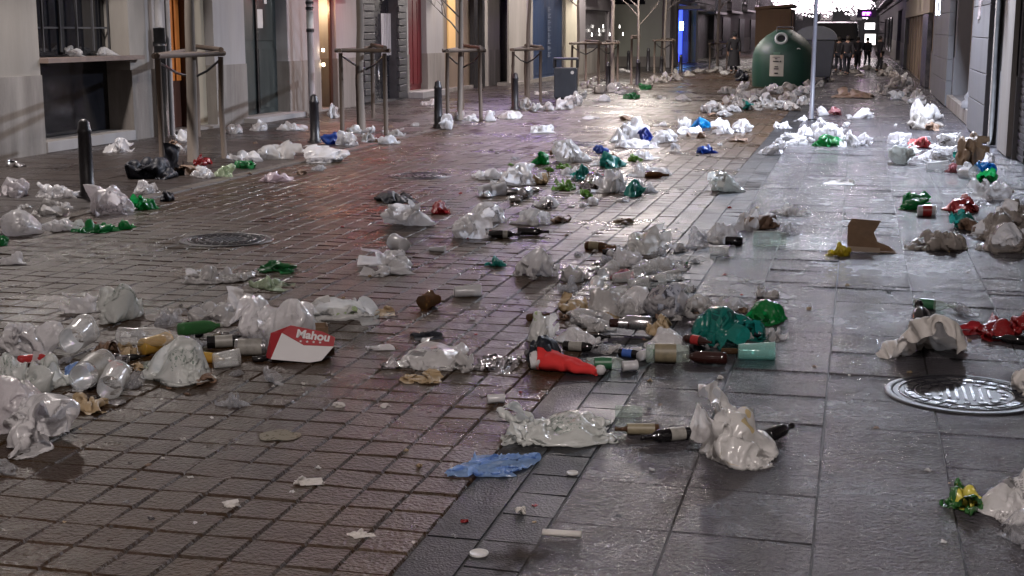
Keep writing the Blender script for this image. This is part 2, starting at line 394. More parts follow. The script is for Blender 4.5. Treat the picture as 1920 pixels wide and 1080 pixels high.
# stains and puddles that lie on the paving
def flat_blob(name,px,py,wx,wy,mat,z,label,cat,seed=1,kind=None,k=.25):
    p=G(px,py); mpp=(p@_fw-CAMH*_fw[2])/FPX; rng=np.random.default_rng(seed); a=rng.uniform(0,6.28,4)
    L=(G(px,py-wy/2)[1]-G(px,py+wy/2)[1]); W=wx*mpp; n=40; vs=[]
    for i in range(n):
        q=2*math.pi*i/n; r=.5*(1+k*(math.sin(2*q+a[0])*.4+math.sin(3*q+a[1])*.35+math.sin(5*q+a[2])*.25))
        vs.append((W*r*math.cos(q),L*r*math.sin(q),0))
    o=MB().add(vs,[tuple(range(n))]).build(name,mat,None,(p[0],p[1],z),(0,0,YAW*0))
    return o
def puddlemat():
    m,nt,b,out=newmat('puddle_water'); b.inputs['Base Color'].default_value=(.022,.016,.013,1); b.inputs['Roughness'].default_value=.07; co=coords(nt)
    ln=nd(nt,'ShaderNodeVectorMath',operation='LENGTH'); mp=nd(nt,'ShaderNodeMapping'); mp.inputs['Scale'].default_value=(3.6,3.0,1); nt.links.new(co,mp.inputs[0]); nt.links.new(mp.outputs[0],ln.inputs[0])
    f=ramp(nt,mth(nt,'ADD',ln.outputs['Value'],mth(nt,'MULTIPLY',noise(nt,co,9,5),1.1)),[(.55,1.),(1.,0.)]); f=mth(nt,'MULTIPLY',f,.9)
    tp=nd(nt,'ShaderNodeBsdfTransparent'); mx=nd(nt,'ShaderNodeMixShader'); nt.links.new(f,mx.inputs[0]); nt.links.new(tp.outputs[0],mx.inputs[1]); nt.links.new(b.outputs[0],mx.inputs[2]); nt.links.new(mx.outputs[0],out.inputs[0]); return m
M_pud=puddlemat()
tag(flat_blob('puddle',975,1045,190,90,M_pud,.0036,'','',4,k=.5),kind='structure')
M_stain=solid('pale_stain',(.17,.15,.10),.3,.3,30,.2)
tag(flat_blob('spilled_drink_stain',524,818,72,24,M_stain,.0042,'','',2),'pale yellowish spill dried on the brown setts in the lower left','stain')

# ---------------------------------------------------------------- manhole covers
M_iron=solid('wet_cast_iron',(.012,.012,.017),.34,.4,30,.6)
M_iron2=solid('worn_cast_iron',(.03,.03,.038),.22,.3,40,.3,metal=.2)
def manhole(px,py,r,label,detail=True,letters=None):
    p=G(px,py); t=empty('manhole_cover',(p[0],p[1],.002)); tag(t,label,'manhole cover')
    f=MB(); n=48
    for r0,r1,z in ((r*.90,r,.006),):
        f.lathe([(0,r1),(z,r1-.004),(z,r0+.004),(.001,r0)],n)
    f.build('frame',M_iron,t)
    l=MB(); l.lathe([(0,r*.895),(.0035,r*.89)],n); l.disc(0,0,.0035,r*.89,n)
    l.build('lid',M_iron,t)
    g=MB()
    for a,b2 in ((.80,.83),(.60,.625)):
        g.lathe([(.0034,r*a),(.008,r*(a+.006)),(.008,r*(b2-.006)),(.0034,r*b2)],n)
    rng=random.Random(int(px))
    if detail:
        for ring,k0,w in ((.70,26,.055),(.50,16,.05)):
            for k in range(k0):
                q=2*math.pi*k/k0; w2=w*rng.uniform(.6,1.1); cx,cy=r*ring*math.cos(q),r*ring*math.sin(q); c,s_=math.cos(q),math.sin(q)
                vs=[(cx+c*u*r*w2-s_*v*r*w2*1.3,cy+s_*u*r*w2+c*v*r*w2*1.3,z) for z in (.0034,.0075) for u,v in ((-1,-1),(1,-1),(1,1),(-1,1))]
                g.add(vs,[(4,5,6,7),(0,1,5,4),(1,2,6,5),(2,3,7,6),(3,0,4,7)])
        for k in range(-3,4):
            h=math.sqrt(max(0,.36**2-(k*.1)**2))*r
            g.add([(k*.1*r-.018*r+zz*0,-h,z) for z in (.0034,.008) for zz in (0,)]+[(k*.1*r+.018*r,-h,z) for z in (.0034,.008)]+[(k*.1*r+.018*r,h,z) for z in (.0034,.008)]+[(k*.1*r-.018*r,h,z) for z in (.0034,.008)],[(1,3,5,7),(0,2,3,1),(2,4,5,3),(4,6,7,5),(6,0,1,7)])
    else:
        for k in range(60):
            q=rng.uniform(0,6.28); rr=r*rng.uniform(.1,.75); g.box(rr*math.cos(q)-.012,rr*math.cos(q)+.012,rr*math.sin(q)-.012,rr*math.sin(q)+.012,.0034,.007)
    g.build('raised_pattern',M_iron2,t)
    if letters:
        me=text_mesh(letters,r*.14,.001); o=link('lettering',me,M_iron2,t,(0,-r*.72,.0055))
manhole(1808,740,.345,'large round cast iron manhole cover shining wet beside the curled paper bag',True,'ABO')
manhole(425,450,.36,'round iron manhole cover set in the brown setts at the left of the road')
manhole(788,330,.36,'round iron manhole cover in the setts beyond the black crumpled bag',False)
manhole(1085,270,.34,'round iron manhole cover in the setts below the flat white bag',False)

# ================================================================ BUILDINGS
W_cream=solid('cream_plaster',(.30,.28,.255),.8,.25,2.2,.25,dirt=(.24,.22,.195),streak=True)
W_white=solid('white_plaster',(.34,.33,.335),.8,.22,2.5,.2,dirt=(.30,.28,.265),streak=True)
W_stone=solid('grey_stone_plinth',(.27,.25,.23),.7,.3,3,.6,dirt=(.12,.10,.09),streak=True)
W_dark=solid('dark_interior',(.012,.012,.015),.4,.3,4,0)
W_glass=solid('dark_shop_glass',(.012,.013,.017),.06,.3,3,0,spec=.8)
W_metal=solid('dark_green_metal',(.035,.045,.045),.45,.5,5,.3,dirt=(.075,.09,.085),streak=True)
W_iron=solid('black_iron',(.02,.02,.022),.4,.4,12,.2)
W_beige=solid('beige_render',(.36,.31,.23),.75,.12,2,.2,streak=True)
W_slate=solid('slate_blocks',(.06,.062,.068),.5,.25,6,.6)
W_red=solid('dark_red_paint',(.15,.016,.022),.4,.15,4,.1,streak=True)
W_orange=solid('orange_paint',(.62,.20,.04),.4,.12,4,.1)
W_brown=solid('brown_wood',(.07,.028,.018),.45,.3,8,.3,streak=True)
W_blue=solid('blue_shutter_paint',(.02,.045,.11),.5,.2,5,.3,streak=True)
W_tan=solid('tan_panel',(.19,.14,.10),.6,.2,3,.3,streak=True)
W_bstone=solid('pale_dressed_stone',(.12,.122,.132),.65,.15,3,.5,dirt=(.10,.095,.10),streak=True)
W_roof=solid('roof_tile',(.20,.09,.06),.8,.2,6,.5)
W_wood=solid('weathered_stake_wood',(.11,.08,.062),.75,.4,9,.6,dirt=(.09,.07,.055),streak=True)
W_paper=solid('poster_paper',(.6,.6,.58),.7,.1,8,0)
E_warm=emit('warm_shop_light',(1,.72,.42),.75)

def ang(z): return z
def facade(X,side,y0,y1,label,wallm,openings,h=9.5,plinth=1.02,depth=6,name='building',floors=True,pm=None,cat='building',face=0.):
    """street building: wall plane at x=X (side=-1 building lies to the left of it). openings=[(y0,y1,z0,z1)] sorted"""
    t=empty(name,(X,(y0+y1)/2,0)); tag(t,label,cat); Yc=(y0+y1)/2; pm=pm or W_stone
    def B(mb,xa,xb,ya,yb,za,zb,m=0): mb.box(side*xa,side*xb,ya-Yc,yb-Yc,za,zb,m)
    w=MB(); p=MB(); e=y0
    for (a,b2,z0,z1) in sorted(openings)+[(y1,y1,0,0)]:
        if a-e>.02:
            B(w,.02,.5,e,a,plinth,2.9); B(p,0,.5,e,a,0,plinth)
        if b2>a:
            if z1<2.9: B(w,.02,.5,a,b2,z1,2.9)
            if z0>.03:
                zz=min(z0,plinth); B(p,0,.5,a,b2,0,zz)
                if z0>plinth: B(w,.02,.5,a,b2,plinth,z0)
        e=b2
    B(w,.02,depth,y0,y1,2.9,h); B(w,.95,depth,y0,y1,0,2.9)
    w.build('wall',wallm,t); p.build('plinth',pm,t)
    c=MB(); B(c,-.10,.3,y0+.01,y1-.01,2.9+.0,3.05); B(c,-.25,.3,y0+.01,y1-.01,h,h+.18); c.build('cornice',wallm,t)
    r=MB(); B(r,-.35,depth,y0,y1,h+.18,h+.3); r.build('roof',W_roof,t)
    if floors:
        n=max(1,int((y1-y0)/2.4)); rng=random.Random(int(y0*7))
        for fl in range(int((h-3.2)/3)):
            for k in range(n):
                yc=y0+(k+.5)*(y1-y0)/n; z=3.35+fl*3
                f=MB(); 
                for (ya,yb,za,zb) in ((yc-.62,yc-.52,z,z+2.3),(yc+.52,yc+.62,z,z+2.3),(yc-.52,yc+.52,z+2.2,z+2.3)): B(f,-.03,.04,ya,yb,za,zb)
                fo=f.build('window',W_cream if wallm is not W_cream else W_white,t)
                g=MB(); B(g,.005,.018,yc-.52,yc+.52,z,z+2.2); g.build('pane',W_glass,fo)
                bl=MB(); B(bl,-.45,.0,yc-.8,yc+.8,z-.12,z)
                for j in range(14): B(bl,-.44,-.42,yc-.78+j*.119,yc-.765+j*.119,z,z+.95)
                B(bl,-.45,-.41,yc-.79,yc+.79,z+.95,z+.98); bl.build('balcony',W_iron,t)
    t['_f']=1; del t['_f']
    return t,B,Yc
def fill(t,B,name,a,b2,z0,z1,x0,x1,mat,parent=None,bars=0,slats=0,label=None):
    m=MB(); B(m,x0,x1,a,b2,z0,z1)
    for k in range(1,bars): 
        y=a+(b2-a)*k/bars; B(m,x0-.03,x0-.002,y-.02,y+.02,z0,z1)
    if slats:
        n=int((z1-z0)/.09)
        for k in range(n): B(m,x0-.012,x0-.002,a,b2,z0+k*.09,z0+k*.09+.06)
    o=m.build(name,mat,parent or t)
    if label: o['label']=label
    return o
LX=-10.2
Y=lambda px,X=LX: yat(px,X,130)
# --- cream building with the big barred window
a0,a1=Y(78),Y(247)
t,B,c=facade(LX,-1,9.,Y(279)-.0,'pale plastered building with a big dark barred window and stone plinth',W_cream,[(a0,a1,.16,2.75)])
fr=fill(t,B,'window',a0,a1,1.24,2.74,.40,.46,W_glass)
g=MB()
for k in range(6):
    y=a0+.15+(a1-a0-.2)*k/5.; B(g,.30,.325,y-.012,y+.012,1.3,2.74)
for z in (1.62,2.1,2.5): B(g,.326,.34,a0,a1,z-.012,z+.012)
g.build('window_bars',solid('grey_bar_paint',(.07,.07,.075),.5,.2,9,0),fr)
m=MB(); B(m,.36,.40,(a0+a1)/2-.05,(a0+a1)/2+.02,1.26,2.74); B(m,.36,.40,a0,a1,2.02,2.07); m.build('window_frame',W_iron,fr)
fill(t,B,'window',a0,a1,.17,1.16,.40,.46,W_glass,label='lower dark glass under the shelf')
fill(t,B,'window_sill',a0+.005,a1+.22,1.17,1.23,-.10,.395,solid('worn_shelf_wood',(.20,.15,.13),.6,.3,7,.4))
fill(t,B,'base_step',a0+.01,a1-.01,.02,.155,-.02,.395,W_white)
# downpipe between the first two buildings
yp=Y(290); t=empty('downpipe',(LX+.1,yp,0)); tag(t,'rusty black downpipe with a white upper length between two buildings','downpipe')
MB().tube([(0,0,0),(0,0,1.62)],.085,12).tube([(0,0,1.35),(0,0,1.42)],.10,12).build('lower_pipe',W_iron,t)
MB().tube([(0,0,1.63),(0,0,2.2)],.055,12).tube([(0,0,2.2),(0,0,2.27)],.075,12).tube([(0,0,2.28),(0,0,9)],.055,12).build('upper_pipe',W_white,t)
MB().tube([(0,.28,0),(0,.28,9)],.04,10).build('conduit',solid('grey_conduit',(.2,.19,.19),.6,.2,6,.2),t)
# --- white building with orange door and dark metal door
d0,d1,e0,e1=Y(322),Y(405),Y(463),Y(542)
t,B,c=facade(LX,-1,Y(279),Y(598),'white building with an orange door and a dark green metal double door',W_white,[(d0,d1,.06,2.8),(e0,e1,.10,2.75)])
fill(t,B,'door_step',d0+.01,d1-.01,.0,.05,-.05,.3,W_stone); fill(t,B,'door_step',e0-.2,e1+.15,.013,.095,-.28,.2,W_white)
dy=(d1-d0)
dr=fill(t,B,'door',d0,d0+dy*.56,.06,2.78,.30,.36,W_brown,label='brown door with orange upper panel')
fill(t,B,'door_panel',d0+.05,d0+dy*.40,.80,2.7,.27,.298,W_orange,dr); fill(t,B,'door_panel',d0+dy*.44,d0+dy*.54,.8,2.7,.27,.298,W_orange,dr)
MB().tube([(.27,0,0),(.27,.12,0)],.012,8).build('door_handle',solid('brass',(.5,.4,.25),.3,.1,9,0,metal=.8),dr,(0,d0-c+.1,1.55)); MB().tube([(.27,0,0),(.27,.12,0)],.012,8).build('door_handle',MATS['brass'],dr,(0,d0-c+.12,.98))
fill(t,B,'door_reveal',d0+dy*.56,d0+dy*.66,.06,2.78,.12,.36,W_brown); fill(t,B,'door_reveal',d0+dy*.66,d1,.06,2.78,.18,.36,W_beige)
dr=fill(t,B,'metal_door',e0,e1,.10,2.74,.24,.30,W_metal)
for k in (0,1):
    ya=e0+.1+(e1-e0)/2*k; m=MB(); B(m,.225,.238,ya,ya+(e1-e0)/2-.2,.2,1.25); B(m,.225,.238,ya,ya+(e1-e0)/2-.2,1.4,2.7); m.build('door_panel',solid('grey_green_panel',(.05,.06,.058),.45,.4,7,.3,dirt=(.02,.03,.03),streak=True),dr)
m=MB(); B(m,.20,.237,(e0+e1)/2-.03,(e0+e1)/2+.03,.12,2.72); B(m,.19,.24,e0,e0+.07,.12,2.72); m.build('door_stile',W_iron,dr)
m=MB(); B(m,.216,.2235,e0+.98,e0+1.22,1.62,1.95); m.build('notice',W_paper,dr)
m=MB(); B(m,.216,.2235,e0+1.3,e0+1.42,2.05,2.35); m.build('notice',W_paper,dr)
for k in range(6): MB().lathe([(0,.075),(.004,.07),(.004,0)],16).build('oval_sticker',W_paper,dr,(-.19,e0-c+.036,1.25+k*.19),(0,R(90),0)).scale=(1.15,.42,1)
for k in range(3): MB().lathe([(0,.075),(.004,.07),(.004,0)],16).build('oval_sticker',W_paper,dr,(-.224,e0-c+.34,1.3+k*.19),(0,R(90),0)).scale=(1.15,.42,1)
# --- narrow building: lit doorway
g0,g1=Y(602),Y(633)
t,B,c=facade(LX,-1,Y(598),Y(678),'white building with a warmly lit doorway under a dark red canopy',W_white,[(g0,g1,.05,2.3)],h=10.5)
fill(t,B,'door',g0,g1,.05,2.28,.62,.66,W_tan); MB().box(-.60,-.56,g0-c+.12,g0-c+.45,.35,2.1).build('lit_panel',E_warm,t)
m=MB(); B(m,.1,.14,g1-.12,g1-.02,.05,2.25); B(m,.1,.14,g0+.0,g0+.08,.05,2.25); m.build('door_frame',W_brown,t)
m=MB(); B(m,-.35,.02,g0-.4,g1+.5,2.32,2.62); m.build('canopy',emit('dim_red_canopy',(.75,.05,.05),1.6),t)
lt=bpy.data.lights.new('red_canopy_lamp','POINT'); lt.energy=50; lt.color=(1,.12,.1); lt.shadow_soft_size=.35
lo=bpy.data.objects.new('red_canopy_lamp',lt); COL.objects.link(lo); lo.location=(LX+.75,(g0+g1)/2,2.75)
for zz in (1.2,.92): MB().lathe([(-.03,.0),(-.03,.03),(.03,.03),(.03,0)],8).build('spotlight',emit('small_spot',(1,.8,.55),14),t,(.06,g0-c-.02,zz))
lt=bpy.data.lights.new('doorway_lamp','POINT'); lt.energy=26; lt.color=(1,.7,.4); lt.shadow_soft_size=.08
lo=bpy.data.objects.new('doorway_lamp',lt); COL.objects.link(lo); lo.location=(LX-.25,(g0+g1)/2+.1,2.0)
# --- slate-clad doorway
s0,s1=Y(700),Y(744)
t,B,c=facade(LX+.02,-1,Y(678),Y(764),'narrow house front clad in dark slate blocks around a black door',W_slate,[(s0,s1,.05,2.6)],h=9,pm=W_slate,plinth=.02)
for (ya,yb) in ((Y(678)+.02,s0),(s1,Y(758))):
    b=MB()
    for k in range(19):
        z=.06+k*.148; B(b,-.03-.012*(k%2),.018,ya+.03*(k%2),yb-.02*(k%3==0),z,z+.128)
    b.build('slate_cladding',W_slate,t,bevel=.008)
dr=fill(t,B,'door',s0,s1,.05,2.58,.20,.26,solid('black_door_paint',(.014,.015,.022),.3,.2,6,.1))
m=MB()
for k in range(6): B(m,.15,.17,s0+.98+k*.115,s0+1.03+k*.115,1.02,1.95)
m.build('window_grille',solid('white_bar_paint',(.65,.66,.7),.5,.05,9,0),dr)
MB().tube([(-.12,s0-c+.35,.55),(-.12,s0-c+.35,.95)],.02,8).build('door_handle',solid('steel',(.5,.5,.52),.3,.1,9,0,metal=.9),dr)
MB().tube([(-.12,s0-c+.62,.5),(-.12,s0-c+.62,.95)],.02,8).build('door_handle',MATS['steel'],dr)
o=link('lettering',text_mesh('Sagasta 11',.28,.003),W_paper,t,(.05,(s0+s1)/2-c,2.36+.0),(R(90),0,R(90)))
# --- red door house
r0,r1=Y(768),Y(802)
t,B,c=facade(LX,-1,Y(764),Y(832),'white house front with a tall dark red double door',W_white,[(r0,r1,.16,2.8)],h=10)
dr=fill(t,B,'door',r0,r1,.16,2.78,.18,.24,W_red)
m=MB(); 
for k in range(4): B(m,.155,.178,r0+.06+k*(r1-r0)/4,r0+.0+(k+1)*(r1-r0)/4,.3,2.7)
m.build('door_panel',W_red,dr); fill(t,B,'door_step',r0-.1,r1+.5,.013,.15,-.35,.15,W_white)
# --- brown entrance and white pier
b0,b1=Y(834),Y(907)
t,B,c=facade(LX,-1,Y(832),Y(957),'pale house front with brown boarded entrance and yellow lit strip',W_cream,[(b0,b1,.1,2.8),(Y(938),Y(956),.0,2.8)],h=9.5)
fill(t,B,'door',b0,b1,.1,2.78,.12,.18,W_tan); fill(t,B,'lit_panel',Y(847),Y(860),1.05,2.7,.08,.117,emit('amber_panel',(.8,.5,.2),.13),label='amber lit strip beside the door')
m=MB(); B(m,-.02,.1,Y(888),Y(895),0.02,2.8); B(m,-.02,.1,Y(904),Y(908),.02,2.8); m.build('dark_post',W_iron,t)
fill(t,B,'shutter',Y(938)+.02,Y(956)-.02,.02,2.78,.1,.16,W_iron,slats=1); 
# --- blue shutter house and grey shop
X2=-9.5; Y2=lambda px: yat(px,X2,120)
t,B,c=facade(X2,-1,Y(957)+.02,Y2(1084),'shop front with a blue metal shutter beside a cream pillar',W_cream,[(Y2(964),Y2(996),.1,2.9),(Y2(1000),Y2(1056),.12,2.9)],h=10)
fill(t,B,'door',Y2(964),Y2(996),.1,2.88,.15,.2,W_cream); fill(t,B,'shutter',Y2(1000),Y2(1056),.12,2.88,.06,.10,W_blue,slats=1)
gm_=MB()
for k in range(8):
    for j in range(3): B(gm_,-.022,-.006,Y2(1012)+1.1,Y2(1012)+1.5-.2*((k+j)%2),.75+k*.2+j*.05,.78+k*.2+j*.05)
gm_.build('faded_marks',solid('faded_white_letters',(.16,.19,.26),.6,.2,9,0),t)
m=MB(); B(m,-.05,.0,Y2(1058),Y2(1080),0.02,2.88); m.build('pillar',solid('cream_pillar_paint',(.55,.5,.4),.6,.1,3,.1),t)
t,B,c=facade(X2,-1,Y2(1084)+.02,Y2(1147),'grey shop front with lit glasses behind its window',solid('grey_shop_paint',(.20,.18,.19),.5,.15,3,.1),[(Y2(1098),Y2(1142),.9,2.3)],h=8,plinth=.9)
g=fill(t,B,'window',Y2(1098),Y2(1142),.9,2.28,.10,.14,solid('hazy_glass',(.12,.11,.12),.1,.2,3,0))
for k in range(7): MB().lathe([(0,.0),(0,.022),(.12,.014),(.12,0)],6).build('glass_lamp',emit('white_bulb',(1,.95,.9),6),g,(.10+.0,Y2(1104)+k*1.15-c+ (k%2)*.3,1.35+.15*(k%3)))
# --- set-back pale wall closing the side street
YW=60.; xa=float(onY(1146,120,YW)[0]); xb=float(onY(1240,120,YW)[0])
t=empty('garage_wall',((xa+xb)/2-3,YW,0)); tag(t,'pale grey-green blank wall facing the street with dark window above','wall')
h0=xb-xa; MB().box(-h0/2-3,h0/2+3,0,4,0,8).build('wall',solid('pale_green_render',(.38,.39,.34),.8,.1,1.5,.1,streak=True),t)
MB().box(-h0/2-3,h0/2+3,-.04,0,0,.45).build('plinth',W_stone,t)
zz=float(onY(1190,8,YW)[2]); MB().box(3-.95-.5,3+.35-.0,-.05,-.005,zz,zz+1.3).build('window',W_glass,t)
# --- far left terrace
X3=-7.9; Y3=lambda px: yat(px,X3,110)
t,B,c=facade(X3,-1,60.1,Y3(1296),'far grey house with white pillars and blue lit bar entrance',solid('mauve_render',(.16,.13,.135),.7,.2,2,.1),[(Y3(1270),Y3(1290),.05,2.7)],h=11)
fill(t,B,'lit_panel',Y3(1270),Y3(1290),.1,2.6,.3,.34,emit('blue_bar_light',(.05,.09,1.),2.4),label='deep blue lit entrance'); fill(t,B,'lamp',Y3(1281),Y3(1284),1.55,1.95,.1,.2,emit('cyan_lamp',(.35,.85,1.),14))
for q in (1244,1256,1294): fill(t,B,'pillar',Y3(q),Y3(q)+.8,.02,2.8,-.25,0,W_white)
fill(t,B,'awning',61,Y3(1272),2.45,2.6,-1.2,0,W_white)
t,B,c=facade(X3,-1,Y3(1296)+.02,Y3(1345),'far house whose ground floor is filled by a wide black door',W_slate,[(Y3(1304),Y3(1338),.05,2.5)],h=11); fill(t,B,'door',Y3(1304),Y3(1338),.05,2.48,.3,.34,W_dark)  # near-black panel fills the opening where a dark mass stands
t,B,c=facade(X3,-1,Y3(1345)+.02,152,'far brownish terrace with balconies behind the bottle bank',solid('brown_render',(.11,.085,.078),.7,.25,2,.2,dirt=(.05,.04,.04)),[(118,121,.1,2.6),(130,133,.1,2.6)],h=12)
for a_ in (118,130): fill(t,B,'door',a_,a_+3,.1,2.58,.1,.14,emit('pale_shop_interior',(1,.85,.9),1.2),label='lit shop door')

for ya,yb,za in ((70,76,2.35),(79,86,2.5),(90,97,2.7),(101,110,2.9)):
    m=MB(); B(m,-1.0,0,ya,yb,za,za+.12)
    for k in range(24): B(m,-.99,-.96,ya+k*(yb-ya)/24,ya+k*(yb-ya)/24+.05,za+.12,za+1.1)
    B(m,-1.0,-.95,ya,yb,za+1.1,za+1.15); m.build('balcony',W_iron,t,(0,0,0))
for ya,yb in ((84,89),(96,100),(106,112)): fill(t,B,'shop_front',ya,yb,.1,2.3,-.05,0,W_dark)
# ---------------------------------------------------------------- right side
RX=1.92; YR=lambda px,X=RX,py=130: yat(px,X,py)
def pilaster(B,t,pa,pb,x,mat,name='pilaster',courses=True,h=2.88):
    ya,yb=sorted((YR(pa),YR(pb))); m=MB()
    if courses:
        z=.02; 
        for k in range(6):
            hh=(.52,.44,.50,.47,.50,.42)[k]; B(m,-x,0,ya,yb,z,z+hh-.012); z+=hh
            B(m,-x+.012,0,ya+.01,yb-.01,z-.012,z)
    else: B(m,-x,0,ya,yb,.02,h)
    return m.build(name,mat,t,bevel=.006)
n0,n1=YR(1873),YR(1786)
t,B,c=facade(RX,1,YR(1884),YR(1745),'stone-faced building with bluish lit pilasters and a recessed doorway',W_bstone,[(YR(1835),YR(1788),.26,2.85)],h=12,pm=W_bstone)
pilaster(B,t,1872,1838,.16,W_bstone); pilaster(B,t,1786,1757,.12,W_bstone)
fill(t,B,'door',YR(1835),YR(1788),.26,2.84,.30,.38,W_tan)
m=MB().lathe([(0,.26),(.10,.26),(.14,.20),(.2,.22),(.26,.17),(.3,.16),(2.5,.14),(2.56,.2),(2.7,.24)],16); m.build('column',W_bstone,t,(.10,YR(1824)-c,.26))
fill(t,B,'door_step',YR(1836),YR(1787),.012,.255,-.10,.298,W_stone)
for px,zz in ((1853,1.95),(1768,2.0)):
    m=MB(); rng=random.Random(px)
    for k in range(5):
        y=YR(px)+rng.uniform(-.5,.4); B(m,-.174,-.161,y,y+rng.uniform(.08,.25),zz+rng.uniform(-.25,.1),2.6)
    m.build('torn_poster',solid('torn_poster_paper',(.5,.42,.42),.8,.3,9,.3,dirt=(.08,.05,.05)),t)
t,B,c=facade(RX,1,YR(1921),YR(1884)-.01,'grey shop front at the right edge with a dark roller shutter and downpipe',W_bstone,[(YR(1925)+.2,YR(1908),.0,2.7)],h=11,pm=W_bstone)
fill(t,B,'shutter',YR(1925)+.2,YR(1908),.02,2.68,.06,.10,W_iron,slats=1); fill(t,B,'pillar',YR(1906),YR(1887),.02,2.85,-.06,0,W_stone)
m=MB(); B(m,-.03,.0,YR(1886),YR(1884)-.1,.02,2.8); m.build('dark_strip',W_iron,t)
MB().tube([(-.08,YR(1879)-c,.02),(-.08,YR(1879)-c,9)],.06,10).build('downpipe',W_iron,t)
t,B,c=facade(RX,1,-6.,YR(1921)-.02,'long grey building nearest the camera on the right with closed shutters',W_bstone,[(2,5,.0,2.7),(8,12,.0,2.7),(14,18,.0,2.7)],h=11,pm=W_stone)
for a_,b_ in ((2,5),(8,12),(14,18)): fill(t,B,'shutter',a_,b_,.02,2.68,.1,.14,W_iron,slats=1)
t,B,c=facade(RX,1,YR(1745)+.02,YR(1697),'building with tan folding panels between dark posts and a lit white sign',W_tan,[(YR(1730),YR(1700),.05,2.5)],h=12,pm=W_tan)
pan=fill(t,B,'folding_panels',YR(1730),YR(1700),.05,2.48,.02,.06,W_tan)
for k in range(6): fill(t,B,'panel_rib',YR(1730)+.3+k*(YR(1700)-YR(1730))/6,YR(1730)+.5+k*(YR(1700)-YR(1730))/6,.06,2.46,-.03,.018,W_tan,pan)
m=MB(); B(m,-.12,.0,YR(1744)+.1,YR(1734),.02,2.02); m.build('dark_post',solid('stickered_post',(.02,.015,.018),.4,.4,9,.2,dirt=(.13,.11,.11)),t); m=MB(); B(m,-.12,.0,YR(1699),YR(1697)-.1,.02,2.0); m.build('dark_post',W_iron,t)
fill(t,B,'lintel',YR(1744),YR(1697)-.1,2.05,2.7,-.1,0,W_beige)
t,B,c=facade(RX-.1,1,YR(1697)+.02,150,'far right terrace with narrow shop fronts and posters',solid('grey_render_far',(.11,.10,.105),.7,.25,2,.2,dirt=(.05,.045,.05)),[(YR(1690),YR(1682),.05,2.5)],h=12)
fill(t,B,'door',YR(1690),YR(1682),.05,2.48,.2,.24,W_iron)
for a_ in (84,92,104): fill(t,B,'shop_window',a_,a_+4,.3,2.3,-.06,0,W_glass)
# white lit shop sign on the right wall
ys=YR(1762,RX,20); zs=float(onX(1762,28,RX-.12)[2])
t=empty('shop_sign',(RX-.12,yat(1762,RX-.12,20),zs)); tag(t,'narrow white lit sign projecting from the right hand wall','sign')
MB().box(-.09,.09,-.06,.06,0,1.2).build('lit_box',emit('cool_sign_light',(.82,.9,1.),9),t); MB().box(.09,.13,-.02,.02,.9,.95).build('bracket',W_iron,t)
# end of the street
t,B,c=facade(-14,-1,0,1,'x',W_cream,[],h=3) if False else (None,None,None)
t=empty('end_building',(-3,150.5,0)); tag(t,'dark tall building closing the far end of the street','building')
MB().box(-14,12,0,8,0,14).build('wall',W_slate,t)
for k in range(8):
    for f in range(3): MB().box(-13+k*3,-11.8+k*3,-.08,-.01,2.5+f*3.4,4.6+f*3.4).build('window',W_glass,t)
# ================================================================ LAMPS
def zat(px,py,P):
    """height of pixel (px,py) at the ground distance of P"""
    d=ray(px,py); h=math.hypot(P[0],P[1]); return float(CAMH+d[2]*h/math.hypot(d[0],d[1]))
def street_lamp(x,y,z,side,c,watts,label,r=.16,power=8):
    t=empty('street_lamp',(x,y,z)); tag(t,label,'street lamp')
    MB().tube([(side*abs(side)*1.0*0,0,.22),(0,0,.16)],.05,8).tube([(0,0,.2),(side*.5,0,.42),(side*1.0,0,.44)],.022,8).build('bracket',W_iron,t)
    MB().lathe([(.17,.05),(.12,.24),(.09,.25),(.09,0)],16).build('hood',W_iron,t)
    MB().lathe([(.085,0),(.08,.16),(.0,.17),(-.06,.11),(-.09,0)],16).build('globe',emit('lamp_globe_%s'%label.split()[0],c,power),t)
    l=bpy.data.lights.new('lamp_light','SPOT'); l.energy=watts; l.color=c; l.shadow_soft_size=r; l.spot_size=R(172); l.spot_blend=.6
    o=bpy.data.objects.new('lamp_light',l); COL.objects.link(o); o.parent=t; o.location=(0,0,-.13)
    return t
street_lamp(.95,21.8,5.6,1,(.77,.84,1.),6800,'cool white lantern on a bracket high on the right hand wall',.13,40)
street_lamp(-8.9,14.,5.6,-1,(1,.91,.87),1500,'warm wall lantern above the cream building with the barred window',.2)
street_lamp(-8.9,34.,5.6,-1,(1,.88,.84),1250,'warm wall lantern above the tall red door',.2)
street_lamp(.7,-1.,6.4,1,(1,.89,.85),2000,'rosy wall lantern on the right wall nearest the camera',.25)
street_lamp(-8.2,48.,5.2,-1,(1,.93,.84),2300,'bright wall lantern above the grey shop by the side street',.25)
street_lamp(.7,46.,6.2,1,(1,.88,.84),900,'rosy wall lantern far up the right hand wall',.25)
street_lamp(.7,75.,6.2,1,(1,.9,.9),500,'farthest wall lantern up the right hand wall',.25)
